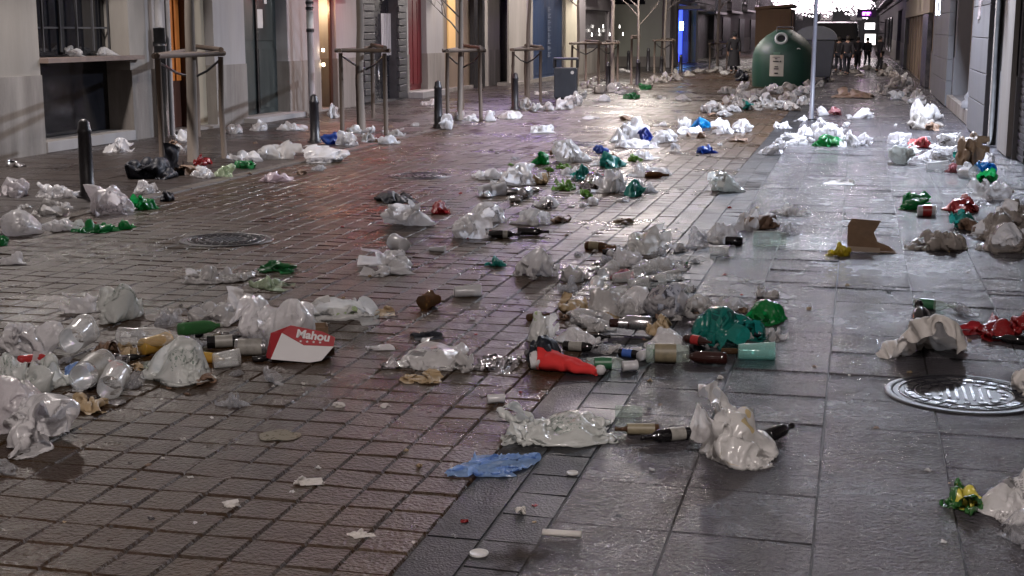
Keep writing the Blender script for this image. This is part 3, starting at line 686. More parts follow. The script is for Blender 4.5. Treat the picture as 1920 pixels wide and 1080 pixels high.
# strings of christmas lights across the street
def garland(y,z,x0,x1,motifs,c,s,watts,label,seed=1,size=1.,name='christmas_lights',lz=0,rad=.6):
    t=empty(name,(0,y,z)); tag(t,label,'christmas lights','strings of christmas lights over the street')
    n=30; MB().tube([(x0+(x1-x0)*k/n,0,.9-1.2*(k/n)*(1-k/n)*4*.35) for k in range(n+1)],.012,5).build('cable',W_iron,t)
    m=MB(); rng=random.Random(seed)
    for k in range(motifs):
        cx=x0+(x1-x0)*(k+.5)/motifs+rng.uniform(-.15,.15); cz=rng.uniform(-.25,.25)*size
        for j in range(26):
            q=2*math.pi*j/26; rr=size*(.42+.13*math.cos(5*q)); 
            for f in (1.,.62,.25):
                px_,pz=cx+rr*f*math.cos(q),cz+rr*f*math.sin(q); b=(.05 if size>1 else .03)*size+.012
                m.add([(px_+b,0,pz),(px_,b,pz),(px_-b,0,pz),(px_,-b,pz),(px_,0,pz+b),(px_,0,pz-b)],[(0,1,4),(1,2,4),(2,3,4),(3,0,4),(1,0,5),(2,1,5),(3,2,5),(0,3,5)])
    m.build('bulbs',emit('bulbs_'+str(seed),c,s),t)
    if watts:
        l=bpy.data.lights.new('garland_glow','POINT'); l.energy=watts; l.color=c; l.shadow_soft_size=rad; o=bpy.data.objects.new('garland_glow',l); COL.objects.link(o); o.parent=t; o.location=((x0+x1)/2,0,lz)
    return t
garland(26,5.7,-8.8,1.2,3,(1,.88,.86),22,1300,'rosy white star garland strung over the street near the white wall lantern',11,.55,rad=.28)
t=empty('neon_sign',(-9.55,39.,5.9)); tag(t,'violet neon sign high on the left wall before the blue shutter','sign')
MB().box(-.12,.12,-.5,.5,-.8,.8).build('lit_box',emit('violet_neon',(.42,.16,1.),9),t); MB().box(-.5,-.12,-.03,.03,-.03,.03).build('bracket',W_iron,t)
_l=bpy.data.lights.new('neon_glow','POINT'); _l.energy=300; _l.color=(.5,.3,1.); _l.shadow_soft_size=.4; _o=bpy.data.objects.new('neon_glow',_l); COL.objects.link(_o); _o.parent=t; _o.location=(.6,0,0)
garland(40,3.9,-8.4,-4.0,3,(1,.90,.82),18,1100,'warm white star garland on the left half of the street beyond the side street corner',12,.4,rad=.3)
garland(86,3.9,-6,1.2,4,(1,.84,.9),5,50,'nearest glaring white christmas motifs above the bottle bank',13,1.15,lz=.3)
garland(104,4.2,-7,1.2,5,(1,.88,.95),5,50,'glaring white christmas motifs in the second row up the street',14,1.5)
garland(122,4.0,-7.5,1.2,5,(1,.82,.92),5,50,'glaring pinkish christmas motifs in the third row up the street',15,1.8)
garland(140,4.0,-7.5,1.2,5,(1,.9,.95),5,50,'glaring christmas motifs farthest up the street',16,2.2)
street_lamp(-6.6,84.,6.4,-1,(1,.90,.84),1500,'high warm lamp far up the left side beyond the blue lit bar')
# lit signs far right
def sign(px0,px1,py0,py1,Yd,mat,label,name='shop_sign',txt=None):
    a=onY(px0,py0,Yd); b=onY(px1,py1,Yd); t=empty(name,((a[0]+b[0])/2,Yd,(a[2]+b[2])/2)); tag(t,label,'sign')
    w=abs(b[0]-a[0])/2; h=abs(a[2]-b[2])/2
    MB().box(-w,w,0,.15,-h,h).build('panel',mat,t); MB().box(w*.6,w+.5,.05,.1,h,h+.06).build('bracket',W_iron,t)
    if txt: link('lettering',text_mesh(txt[0],h*1.25,.01,.02),txt[1],t,(0,-.02,0),(R(90),0,0))
    return t
sign(1607,1643,17,33,72,solid('dark_violet_board',(.05,.01,.07),.4,.1,3,0),'small dark sign with glowing purple lettering on the right wall','shop_sign',('mm',emit('purple_neon',(.75,.15,1.),8)))
sign(1622,1640,43,55,80,emit('white_box_sign',(1,.97,.98),4),'square glaring white box sign below the purple one')
sign(1622,1641,64,84,84,emit('white_box_sign2',(1,.93,.9),4),'glaring white lit shop opening at head height far up the right side')
# ================================================================ STREET FURNITURE
M_boll=solid('black_bollard_iron',(.028,.026,.03),.38,.3,20,.3)
def bollard(px,yb,ytop,label):
    p=G(px,yb); h=zat(px,ytop,p); t=empty('bollard',(p[0],p[1],.01)); tag(t,label,'bollard','black iron bollards along the left kerb')
    MB().lathe([(0,.085),(.05,.085),(.06,.07),(h*.5,.066),(h-.14,.062),(h-.13,.068),(h-.10,.068),(h-.09,.06),(h-.03,.052),(h,.02),(h,.0)],16).build('post',M_boll,t)
    MB().lathe([(0,.11),(.018,.11),(.02,.085)],16).build('base_ring',M_boll,t)
bollard(165,372,225,'black bollard nearest the camera, rising from the white and pink bags at left')
bollard(591,268,178,'black bollard standing before the grey pole and blue bag')
bollard(822,241,152,'black bollard beside the pointed white bag left of the third tree guard')
bollard(966,206,137,'black bollard standing left of the litter bin tree guard, beside white bags')
for px,yb,yt,l in ((1140,168,117,'black bollard at the foot of the fourth tree guard near the side street'),(1178,131,95,'thin black bollard standing in front of the pale green wall'),(1196,160,111,'black bollard beside the green bag, right of the wooden stakes'),(1215,134,90,'black bollard with a pale cup on top before the pale green wall'),(1240,137,106,'black bollard under the far brown tree guard'),(1276,135,102,'black bollard just left of the blue lit entrance'),(1269,124,98,'small dark bollard behind the bollard by the blue entrance')): bollard(px,yb,yt,l)
def tree_guard(posts,ytop,label,rope=True,extra=None,r=.035):
    P=[G(*p) for p in posts]; c=sum(P)/len(P); t=empty('tree_guard',(c[0],c[1],0)); tag(t,label,'tree guard','wooden stake frames round the street trees')
    z=zat(posts[0][0],ytop,P[0]); L=[p-c for p in P]
    for l_ in L:
        rng=random.Random(int(l_[0]*999)); MB().tube([(l_[0],l_[1],-.02),(l_[0]+rng.uniform(-.02,.02),l_[1],z*.5),(l_[0]+rng.uniform(-.01,.01),l_[1],z-.02)],[r,r*.97,r*.92],10).build('stake',W_wood,t)
    n=len(L)
    for i in range(n):
        a,b2=Vector(L[i]),Vector(L[(i+1)%n]); a.z=b2.z=z+.02+.045*(i%2); d=(b2-a).normalized()*.09
        MB().tube([a-d,b2+d],r*.95,10).build('rail',W_wood,t)
    if rope:
        m=MB()
        for i in range(min(2,n)):
            a=Vector(L[i]); a.z=z-.05; q=Vector((0,0,z-.30)); m.tube([a,a*.5+q*.5-Vector((0,0,.03)),q],.016,6)
        m.build('tie_rope',W_iron,t)
    return t,c,z
def street_tree(P,h,r,label,lean=0.,seed=1,z0=1.6):
    t=empty('street_tree',(P[0],P[1],0)); tag(t,label,'tree','young bare street trees in the stake frames'); rng=random.Random(seed)
    pts=[(rng.uniform(-.02,.02)+lean*k/6,rng.uniform(-.02,.02),-.02+h*k/6) for k in range(7)]; pts[0]=(0,0,-.02)
    MB().tube(pts,[r,r*.9,r*.85,r*.75,r*.6,r*.45,r*.2],10).build('trunk',solid('young_bark',(.16,.135,.115),.85,.3,14,.6,streak=True),t)
    m=MB()
    def br(p,d,L,rr,dep):
        q=p+d*L; mid=(p+q)/2+Vector((rng.uniform(-.05,.05),rng.uniform(-.05,.05),.03))*L; m.tube([p,mid,q],[rr,rr*.7,rr*.35],5)
        if dep:
            for _ in range(3): br(mid.lerp(q,rng.uniform(0,.9)),(d+Vector((rng.uniform(-.8,.8),rng.uniform(-.8,.8),rng.uniform(0,.6)))).normalized(),L*.55,rr*.5,dep-1)
    for k in range(11):
        z=z0+(h-z0)*k/11; q=rng.uniform(0,6.28); br(Vector((lean*z/h,0,z)),Vector((math.cos(q),math.sin(q),.9)).normalized(),rng.uniform(.5,1.1),r*.4,2)
    m.build('crown',MATS['young_bark'],t)
def mid(*p): return sum(np.array(G(*q)) for q in p)/len(p)
tree_guard([(306,322),(421,298),(372,258)],108,'brown wooden stake frame nearest the camera, beside the black sack'); street_tree(mid((362,305)),5.2,.07,'young tree trunk rising inside the nearest stake frame',.1,1,2.6)
tree_guard([(642,250),(724,252),(700,222)],97,'wooden stake frame in front of the slate-clad doorway'); street_tree(mid((678,246)),5.,.07,'young tree trunk rising in the stake frame before the slate-clad doorway',.0,2,2.6)
tree_guard([(840,228),(902,226),(868,206)],97,'wooden stake frame in front of the brown boarded entrance'); street_tree(mid((862,226)),4.6,.05,'young branching tree in the stake frame before the brown entrance',.1,3,1.5)
tree_guard([(962,198),(1014,193),(986,180)],95,'wooden stake frame left of the dark litter bin'); street_tree(mid((990,186)),4.6,.05,'thin tree in the stake frame left of the litter bin',.05,4,2.2)
tree_guard([(1072,166),(1122,164),(1098,156)],83,'tall stake frame behind the litter bin'); street_tree(mid((1082,163)),4.6,.05,'slim tree rising behind the litter bin',.05,5,2.2)
tree_guard([(1122,162),(1158,156),(1136,148)],84,'stake frame at the corner of the side street'); street_tree(mid((1148,156)),5.,.07,'tree trunk in the stake frame at the side street corner',.0,6,2.4)
tree_guard([(1184,158),(1196,156)],72,'pair of wooden stakes before the pale green wall',rope=False); street_tree(mid((1196,157)),4.5,.04,'very thin branching sapling before the pale green wall',.0,7,1.7)
tree_guard([(1227,138),(1260,138),(1240,132)],77,'brown stake frame left of the blue lit entrance'); street_tree(mid((1246,136)),5,.05,'thin tree in the brown stake frame by the blue entrance',.0,8,2.2)
tree_guard([(1330,132),(1362,131),(1345,127)],83,'dark stake frame left of the figure in the long coat'); street_tree(mid((1345,131)),5,.06,'dark bare tree left of the figure in the long coat',.0,9,1.8)
# grey pole with stickers beside the second building
p=onX(584,150,-9.8); t=empty('utility_pole',(-9.8,p[1],0)); tag(t,'thin grey utility pole with clamps and stickers against the white wall','pole')
MB().tube([(0,0,0),(0,0,9)],.062,12).build('shaft',solid('pole_grey',(.27,.25,.26),.6,.2,5,.2,streak=True),t)
for z in (1.55,1.95,2.05): MB().tube([(0,0,z),(0,0,z+.05)],.075,12).build('clamp',W_iron,t)
MB().tube([(0,0,1.62),(0,0,1.92)],.0655,12).build('sticker',W_paper,t)
# pale pole right of the bottle bank
p=G(1521,226); t=empty('lamp_pole',(p[0],p[1],0)); tag(t,'slim pale grey metal pole standing alone right of the green bottle bank','pole')
MB().tube([(0,0,0),(0,0,1.2),(0.02,0,4.6)],[.042,.038,.034],14).build('shaft',solid('galvanised_steel',(.08,.08,.095),.45,.15,9,.1),t)
MB().tube([(0,0,0),(0,0,.03)],.10,14).build('base_plate',W_iron,t)
a=onY(1490,8,p[1]); 
MB().add([(-.62,-.05,2.62),(-.13,-.05,2.62),(-.375,-.05,2.15),(-.62,-.035,2.62),(-.13,-.035,2.62),(-.375,-.035,2.15)],[(0,2,1),(3,4,5),(0,1,4,3),(1,2,5,4),(2,0,3,5)]).build('traffic_sign',solid('pinkish_sign_back',(.36,.28,.27),.5,.1,4,0),t)
MB().tube([(-.62,-.03,2.63),(.0,-.03,2.63)],.014,6).build('sign_bracket',W_iron,t)
# litter bin
p=G(1061,186); t=empty('litter_bin',(p[0],p[1],0),R(8)); tag(t,'dark grey-blue litter bin overflowing beside the white bags at the kerb','litter bin')
hb=zat(1061,104,p); w_=.26
MB().box(-w_,w_,-w_,w_,.04,hb-.28).build('body',solid('bin_blue_grey',(.035,.042,.055),.5,.2,6,.2),t,bevel=.02); MB().box(-w_*.9,w_*.9,-w_*.9,w_*.9,0,.04).build('foot',W_iron,t)
for sx in (-1,1): MB().box(sx*w_-.02,sx*w_+.02,-w_,-w_+.05,hb-.28,hb-.1).build('hood_post',W_iron,t); MB().box(sx*w_-.02,sx*w_+.02,w_-.05,w_,hb-.28,hb-.1).build('hood_post',W_iron,t)
MB().box(-w_-.02,w_+.02,-w_-.02,w_+.02,hb-.1,hb-.05).build('hood',MATS['bin_blue_grey'],t,bevel=.015)
MB().disc(0,0,0,.04,12).build('badge',W_paper,t,(.16,-w_-.003,hb*.62),(R(90),0,0))
# green bottle bank
p=G(1464,164); pc=p.copy(); pc[1]+=.75; t=empty('bottle_bank',(pc[0],pc[1],0)); rz=math.atan2(-pc[0],pc[1]); t.rotation_euler=(0,0,rz); tag(t,'big rounded green bottle bank with a round hole and a white notice','bottle bank')
hh=zat(1464,54,p)+.03; ww=57*float(np.dot(p-[0,0,CAMH],_fw))/FPX
M_green=solid('bottle_bank_green',(.006,.045,.026),.5,.2,3,.2,dirt=(.02,.045,.035),streak=True)
prof=[(0,ww*.98),(.04,ww),(hh*.35,ww*1.02),(hh*.55,ww*1.0),(hh*.66,ww*.93),(hh*.77,ww*.78),(hh*.87,ww*.56),(hh*.94,ww*.34),(hh*.965,ww*.28),(hh*.97,ww*.0)]
MB().lathe(prof,40).build('body',M_green,t)
yf=-ww*.66
ring=MB(); n=24
for (r0,r1,y0_,y1_) in ((.115,.19,0,.05),):
    vs=[]; 
    for k in range(n):
        q=2*math.pi*k/n; c_,s_=math.cos(q),math.sin(q)
        vs+=[(r1*c_,0.12,r1*s_),(r1*.96*c_,-.03,r1*.96*s_),(r0*c_,-.035,r0*s_),(r0*c_,.10,r0*s_)]
    ring.add(vs,[(4*k+j,4*((k+1)%n)+j,4*((k+1)%n)+j+1,4*k+j+1) for k in range(n) for j in range(3)],0,True)
ring.build('porthole_rim',solid('pale_rim',(.33,.36,.35),.4,.1,9,0),t,(-.07,yf-.06,hh*.815),(R(-24),0,0))
d_=MB(); d_.disc(0,0,0,.13,24); d_.build('porthole',W_dark,t,(-.07,yf-.05,hh*.815),(R(66),0,0))
MB().tube([(-.2,-.28,hh*.93),(-.2,-.25,hh*1.01),(.25,-.25,hh*1.01),(.25,-.28,hh*.93)],.018,6).build('lifting_handle',MATS['galvanised_steel'],t)
# curved notice panel following the round body
def curved(name,q0,q1,z0,z1,rad,mat,off=.006):
    m=MB(); n_=8; vs=[]
    for k in range(n_+1):
        q=q0+(q1-q0)*k/n_; 
        for z in (z0,z1): vs.append(((rad+off)*math.sin(q),-(rad+off)*math.cos(q),z))
    m.add(vs,[(2*k,2*k+2,2*k+3,2*k+1) for k in range(n_)],0,True); return m.build(name,mat,t)
M_cream=solid('notice_cream',(.42,.40,.34),.5,.08,6,0)
curved('notice_panel',-.43,.02,hh*.19,hh*.545,ww*1.02,M_cream); curved('notice_tab',-.32,-.10,hh*.55,hh*.595,ww*1.01,solid('tab_green',(.08,.17,.12),.5,.1,6,0),.01)
for k,(zf,w0,w1,hh_) in enumerate(((.51,-.12,.10,.012),(.485,-.05,.02,.02),(.44,-.10,.06,.03),(.44,.09,.13,.04),(.35,-.05,.05,.03),(.315,-.07,.06,.028),(.24,-.05,.05,.04))):
    MB().box(w0,w1,-.003,.0,-hh_/2,hh_/2).build('printed_line',W_dark,t,(-ww*.21,-ww*1.04,hh*zf),(0,0,R(-12)))
o=MB(); o.lathe([(0,.075),(.006,.07),(.006,.045),(0,.04)],16); o.build('round_badge',W_paper,t,(ww*.48,-ww*.80,hh*.62),(R(90),0,R(30)))
# wheeled container behind
p=G(1512,158); t=empty('wheeled_container',(p[0]+.15,p[1]+2.2,0)); tag(t,'dark grey wheeled container with a pale domed lid behind the bottle bank','wheeled container')
MB().add([(-.5,-.45,.15),(.5,-.45,.15),(.5,.45,.15),(-.5,.45,.15),(-.62,-.55,1.28),(.62,-.55,1.28),(.62,.55,1.28),(-.62,.55,1.28)],[(0,3,2,1),(4,5,6,7),(0,1,5,4),(1,2,6,5),(2,3,7,6),(3,0,4,7)]).build('body',solid('container_grey',(.05,.055,.065),.5,.15,5,.1),t,bevel=.03)
m=MB(); n_=10; vs=[]
for k in range(n_+1):
    q=math.pi*k/n_; vs+=[(-.66*math.cos(q),-.6,1.29+.42*math.sin(q)),(-.66*math.cos(q),.6,1.29+.42*math.sin(q))]
m.add(vs,[(2*k,2*k+1,2*k+3,2*k+2) for k in range(n_)]+[tuple(2*k for k in range(n_+1)),tuple(2*k+1 for k in reversed(range(n_+1)))],0); m.build('lid',solid('container_lid',(.10,.11,.12),.5,.1,5,.1),t)
for sx in (-.42,.42):
    for sy in (-.35,.35): MB().tube([(sx-.03,sy,.08),(sx+.03,sy,.08)],.08,12).build('wheel',W_iron,t)
# dark scooter-like bulk of black sacks is litter; parked van up the street
a=onY(1536,131,64.); b=onY(1592,131,64.); t=empty('parked_van',((a[0]+b[0])/2,66.2,0)); tag(t,'dark van parked across the far end behind the walking people','van')
w=(b[0]-a[0])/2+.35; M_van=solid('dark_van_paint',(.02,.024,.03),.18,.1,3,0)
v=MB(); S_=[(-2.2,.35,.7),(-2.2,.35,1.0),(-1.9,.35,1.15),(-1.3,.35,1.9),(2.2,.35,1.95),(2.2,.35,.35)]
pr=[(-2.2,.35),(-2.25,.95),(-1.85,1.12),(-1.15,1.88),(2.15,1.95),(2.2,.35)]
v.add([(sx*w*(.92 if z>1.3 else 1),y_,z) for sx in (-1,1) for y_,z in pr],[tuple(range(6))[::-1],tuple(range(6,12))]+[(k,(k+1)%6,6+(k+1)%6,6+k) for k in range(6)]); v.build('body',M_van,t,bevel=.06)
MB().add([(-w*.8,-1.86,1.17),(w*.8,-1.86,1.17),(w*.72,-1.24,1.8),(-w*.72,-1.24,1.8)],[(0,1,2,3)]).build('windscreen',W_glass,t,(0,-.03,.02))
for sx in (-1,1):
    MB().box(sx*w*.9-.12,sx*w*.9+.12,-2.27,-2.2,.72,.88).build('headlight',solid('headlight_glass',(.4,.4,.42),.1,.1,9,0),t)
    for yy in (-1.4,1.4):
        wh=MB().tube([(sx*w-.1,yy,.33),(sx*w+.02,yy,.33)],.33,18).build('wheel',W_iron,t); MB().tube([(sx*w+.02,yy,.33),(sx*w+.03,yy,.33)],.18,12).build('rim',MATS['galvanised_steel'],wh)
MB().box(-.26,.26,-2.29,-2.26,.5,.62).build('number_plate',W_paper,t); MB().box(-w*.6,w*.6,-2.28,-2.25,.7,.85).build('grille',W_iron,t)
# tan awning stall behind the bottle bank
a=onY(1416,60,58.); b=onY(1482,60,58.); zt=float(onY(1440,12,58.)[2])
t=empty('market_stall',((a[0]+b[0])/2,60,0)); tag(t,'tan canvas stall with dark corner flap standing behind the bottle bank','stall'); w=(b[0]-a[0])/2
M_tarp=solid('tan_canvas',(.13,.08,.045),.8,.2,2,.2,streak=True)
MB().box(-w,w,-2,2,.3,zt-.1).build('canvas_wall',M_tarp,t)
MB().add([(-w-.05,-2.1,zt-.13),(w+.05,-2.1,zt-.02),(w+.05,2.1,zt-.02),(-w-.05,2.1,zt-.13),(-w-.05,-2.1,zt-.03),(w+.05,-2.1,zt+.10),(w+.05,2.1,zt+.10),(-w-.05,2.1,zt-.03)],[(0,3,2,1),(4,5,6,7),(0,1,5,4),(1,2,6,5),(2,3,7,6),(3,0,4,7)]).build('canvas_roof',M_tarp,t)
for k in range(4): MB().box(w*.35+k*.17,w*.42+k*.17,-2.04,-2.003,.32,zt-.27).build('flap_stripe',solid('dark_tan_canvas',(.13,.075,.05),.8,.1,3,0),t)
for sx in (-w,w): MB().box(sx-.04,sx+.04,-2.05,-2.0,0,.3).build('leg',W_iron,t)

# ================================================================ PEOPLE
M_skin=solid('skin',(.42,.25,.18),.5,.1,5,0); M_hair=solid('dark_hair',(.02,.014,.01),.6,.3,20,.2); M_dk1=solid('black_coat_cloth',(.012,.011,.014),.85,.3,8,.3); M_dk2=solid('dark_blue_jeans',(.012,.013,.02),.85,.3,8,.3); M_dk3=solid('charcoal_jacket_cloth',(.018,.016,.02),.85,.3,8,.3); M_shoe=solid('black_shoe_leather',(.012,.011,.01),.4,.2,9,0)
def skin(name,verts,edges,radii,mat,parent,sub=1):
    me=bpy.data.meshes.new(name); me.from_pydata(verts,edges,[]); o=link(name,me,mat,parent)
    s=o.modifiers.new('skin','SKIN'); s.use_smooth_shade=True
    for i,r in enumerate(radii):
        r=r if isinstance(r,tuple) else (r,r); me.skin_vertices[0].data[i].radius=r
    me.skin_vertices[0].data[0].use_root=True
    u=o.modifiers.new('sub','SUBSURF'); u.levels=sub; u.render_levels=sub; return o
def person(px,yb,hpx,label,heading=0.,stride=.0,coat=False,hood=False,jac=None,jeans=None,armf=.12,shx=0):
    p=G(px,yb); mpp=float(np.dot(p-[0,0,CAMH],_fw))/FPX; H=hpx*mpp; k=H/1.72
    t=empty('person',(p[0],p[1]+.1,0),heading); t.scale=(k,k,k); tag(t,label,'person'); jac=jac or M_dk1; jeans=jeans or M_dk2
    s=stride
    V=[(0,0,.93),(0,.01,1.1),(0,.0,1.28),(0,0,1.42),(0,-.01,1.50),(0,-.015,1.60),(0,-.01,1.70)]; E=[(i,i+1) for i in range(6)]; Rr=[(.15,.11),(.13,.10),(.16,.11),(.12,.09),(.055,.055),(.078,.095),(.05,.06)]
    def chain(start,pts,rs):
        a=start
        for q,r in zip(pts,rs): V.append(q); Rr.append(r); E.append((a,len(V)-1)); a=len(V)-1
        return a
    legs=[]; arms=[]
    for sx,sg in ((-1,1),(1,-1)):
        kn=(sx*.10,-.04-.5*max(0,sg*s)*.8+.1*min(0,sg*s),.50); an=(sx*.10,-sg*s*.62+(.06 if sg*s<0 else 0),.09+(.06 if sg*s<-.05 else 0)); to=(sx*.11,an[1]-.15,.035 if sg*s>=-.05 else .05)
        chain(0,[(sx*.10,0,.88),kn,an,to],[(.095,.10),(.062,.065),(.042,.045),(.035,.03)]); legs.append([(sx*.10,0,.90),kn,(an[0],an[1],an[2]+.02)])
        sh=(sx*.19,0,1.40); el=(sx*.235,sg*armf*.6+.02,1.12); wr=(sx*.225,sg*armf-.05,.87); pa=(sx*.22,wr[1]-.015,.80)
        e=chain(3,[sh,el,wr,pa],[.06,.045,.030,.032]); arms.append([sh,el,(wr[0],wr[1],wr[2]+.03)])
        for f,(dy,L) in enumerate(((-.030,.072),(-.012,.085),(.008,.08),(.026,.06))):
            chain(e,[(pa[0]-sx*.008,pa[1]+dy,pa[2]-L*.6),(pa[0]-sx*.022,pa[1]+dy-.004,pa[2]-L)],[.0095,.008])
        chain(e,[(pa[0]-sx*.01,pa[1]-.05,pa[2]-.015),(pa[0]-sx*.016,pa[1]-.058,pa[2]-.05)],[.011,.009])
    skin('body',V,E,Rr,M_skin,t,1)
    # face
    fc=MB(); fc.tube([(0,-.105,1.625),(0,-.135,1.59),(0,-.11,1.575)],[.008,.014,.010],6); fc.build('nose',M_skin,t)
    for sx in (-1,1): MB().lathe([(-.01,0),(-.006,.011),(.006,.011),(.01,0)],8).build('eye',W_dark,t,(sx*.032,-.102,1.628)); MB().lathe([(-.028,0),(-.02,.012),(.02,.014),(.028,0)],8).build('ear',M_skin,t,(sx*.084,0,1.61))
    MB().box(-.024,.024,-.108,-.10,1.545,1.553).build('mouth',solid('lips',(.25,.1,.08),.5,.1,5,0),t)
    MB().lathe([(1.55,.07),(1.60,.098),(1.66,.105),(1.71,.09),(1.745,.05),(1.755,0)],16,arc=(0,1)).build('hood' if hood else 'hair',jac if hood else M_hair,t,(0,.025,0 if not hood else -.01))
    # clothing
    jv=[(0,0,.88),(0,.01,1.1),(0,0,1.28),(0,0,1.42),(0,-.005,1.47)]; je=[(0,1),(1,2),(2,3),(3,4)]; jr=[(.175,.13),(.165,.125),(.19,.135),(.145,.11),(.075,.07)]
    for A in arms:
        b=3
        for q,r in zip(A,(.078,.062,.048)): jv.append(q); jr.append(r); je.append((b,len(jv)-1)); b=len(jv)-1
    skin('jacket',jv,je,jr,jac,t,1)
    if coat: MB().lathe([(.30,.27),(.55,.245),(.85,.21),(1.0,.185)],18).build('coat_skirt',jac,t)
    tv=[(0,0,.94)]; te=[]; tr_=[(.165,.12)]
    for L_ in legs:
        b=0
        for q,r in zip(L_,(.112,.082,.066)): tv.append(q); tr_.append(r); te.append((b,len(tv)-1)); b=len(tv)-1
    skin('trousers',tv,te,tr_,jeans,t,1)
    for L_ in legs:
        a=L_[2]; MB().tube([(a[0],a[1]+.06,a[2]-.06),(a[0],a[1]-.05,a[2]-.06),(a[0],a[1]-.17,max(.03,a[2]-.085))],[.045,.05,.034],10,flat=.75).build('shoe',M_shoe,t)
    return t
person(1375,137,75,'lone figure in a long black hooded coat left of the bottle bank',R(200),.0,True,True)
person(1571,137,66,'person in black with feet together, leftmost of the group in the middle of the street',R(170),.12,jac=M_dk1)
person(1587,142,73,'tallest person striding away in dark jacket and jeans, nearest of the group',R(190),.42,jac=M_dk3,armf=.2)
person(1607,129,58,'person in dark clothes walking in the middle of the far group',R(175),.2,jac=M_dk3,jeans=M_dk1)
person(1625,128,56,'person in charcoal jacket at the right of the far group',R(160),.15,jac=M_dk3)
person(1648,135,66,'person in black standing apart by the right hand wall',R(120),.05,jac=M_dk1,jeans=M_dk1)
# ================================================================ LITTER
F=dict(
 white=film('white_bag_film',(.88,.87,.88),.9), grey=film('greyish_bag_film',(.68,.665,.66)), pinkw=film('pinkish_bag_film',(.76,.67,.72)),
 dull=film('dull_grey_film',(.46,.43,.40)), beige=film('beige_bag_film',(.52,.475,.44)), gyel=film('green_film_yellow_panel',(.03,.12,.03),1.,.25,.1,((.6,.52,.08),'panel')), thin=film('thin_milky_film',(.74,.73,.73),.55), veil=film('nearly_clear_film',(.6,.6,.62),.25,.18),
 green=film('bright_green_film',(.01,.30,.075),.85,.22), green2=film('mid_green_film',(.03,.22,.07),.8,.25), teal=film('teal_bag_film',(.02,.28,.24),.9,.3),
 lime=film('lime_green_film',(.16,.32,.06),.75,.25), palegreen=film('pale_green_white_film',(.55,.64,.48),.9),
 blue=film('dark_blue_film',(.02,.05,.32),.9,.3), royal=film('royal_blue_film',(.03,.10,.42),.9,.3), sky=film('sky_blue_film',(.01,.30,.62),.95,.3), flatblue=film('pale_blue_film',(.32,.50,.84),.97,.3),
 yellow=film('yellow_film',(.62,.50,.03),.9,.3), black=film('black_sack_film',(.016,.018,.026),1.,.5,.02), red=film('red_film',(.42,.03,.035),.95,.3), pink=film('rose_film',(.6,.3,.32),.8),
 leaf=film('white_film_green_leaf',(.82,.82,.81),1.,mark=((.28,.45,.05),'leaf')), gprint=film('white_film_green_print',(.80,.82,.80),.95,mark=((.05,.16,.10),'blot')),
 kprint=film('white_film_dark_print',(.78,.75,.77),.95,mark=((.05,.05,.06),'text')), logo=film('white_film_black_logo',(.82,.81,.81),1.,mark=((.04,.04,.05),'block')),
 ltext=film('pale_film_big_black_letters',(.55,.54,.56),.9,mark=((.02,.02,.05),'bigtext')), tealt=film('teal_film_dark_letters',(.02,.28,.24),.92,mark=((.01,.04,.05),'bigtext')),
 yprint=film('white_film_yellow_print',(.84,.83,.82),1.,mark=((.62,.42,.03),'leaf')),
 food=film('greasy_food_paper',(.42,.31,.18),1.,.5,.1), kraft=film('kraft_paper',(.30,.20,.12),1.,.55,.08), paper=film('cream_paper',(.66,.63,.60),1.,.6,.2), redc=film('red_printed_card',(.40,.03,.035),1.,.4,.0,((.75,.72,.72),'text'),.4), card=film('brown_card',(.17,.10,.06),1.,.6,.0),
)
MATS['black_sack_film'].node_tree.nodes['Principled BSDF'].inputs['Specular IOR Level'].default_value=.25
def foilmat():
    m,nt,b,out=newmat('crumpled_foil'); b.inputs['Base Color'].default_value=(.72,.70,.72,1); b.inputs['Metallic'].default_value=1; b.inputs['Roughness'].default_value=.16
    vr=nd(nt,'ShaderNodeTexVoronoi'); vr.inputs['Scale'].default_value=55; nt.links.new(coords(nt),vr.inputs['Vector']); bump(nt,b,vr.outputs['Distance'],.8,.006); return m
F['foil']=foilmat()
C_clear=clear('clear_cup_plastic',(.96,.97,.97),.16,.12); C_glass=clear('bottle_clear_glass',(.85,.92,.88),.12,.04); C_white=film('milky_cup_plastic',(.72,.72,.74),.9,.25,.35,None,.25)
C_brown=clear('brown_bottle_glass',(.20,.09,.02),.25,.05); C_green=clear('green_bottle_glass',(.06,.30,.08),.3,.05); C_black=solid('black_wine_glass',(.008,.007,.008),.05,.1,9,0,spec=.8); C_cola=solid('cola_filled_plastic',(.03,.008,.006),.08,.1,9,0,spec=.8)
C_yel=clear('yellow_bottle_plastic',(.75,.48,.05),.45,.12); C_bl=clear('pale_blue_plastic',(.55,.68,.95),.25,.12); C_redp=clear('red_bottle_plastic',(.75,.05,.05),.4,.12); C_teal=clear('pale_teal_plastic',(.6,.88,.85),.25,.12)
L_white=solid('white_label',(.30,.29,.265),.45,.4,20,0); L_red=solid('red_label',(.36,.03,.03),.35,.3,20,0); L_cream=solid('cream_label',(.25,.215,.14),.5,.4,20,0); L_green=solid('green_label',(.03,.13,.06),.4,.1,20,0); L_blue=solid('blue_label',(.05,.12,.4),.4,.1,20,0)
C_can=solid('can_metal',(.6,.6,.62),.25,.1,20,.3,metal=.9); C_redcan=solid('red_can',(.4,.04,.05),.25,.2,20,.3,metal=.4)
def viewat(x,yb,z0=0.):
    p=G(x,yb,z0); dep=float(np.dot(p-[0,0,CAMH],_fw)); h=math.hypot(p[0],p[1]); vh=np.array([p[0]/h,p[1]/h,0.]); return p,dep/FPX,vh,math.atan2(CAMH-z0,h)
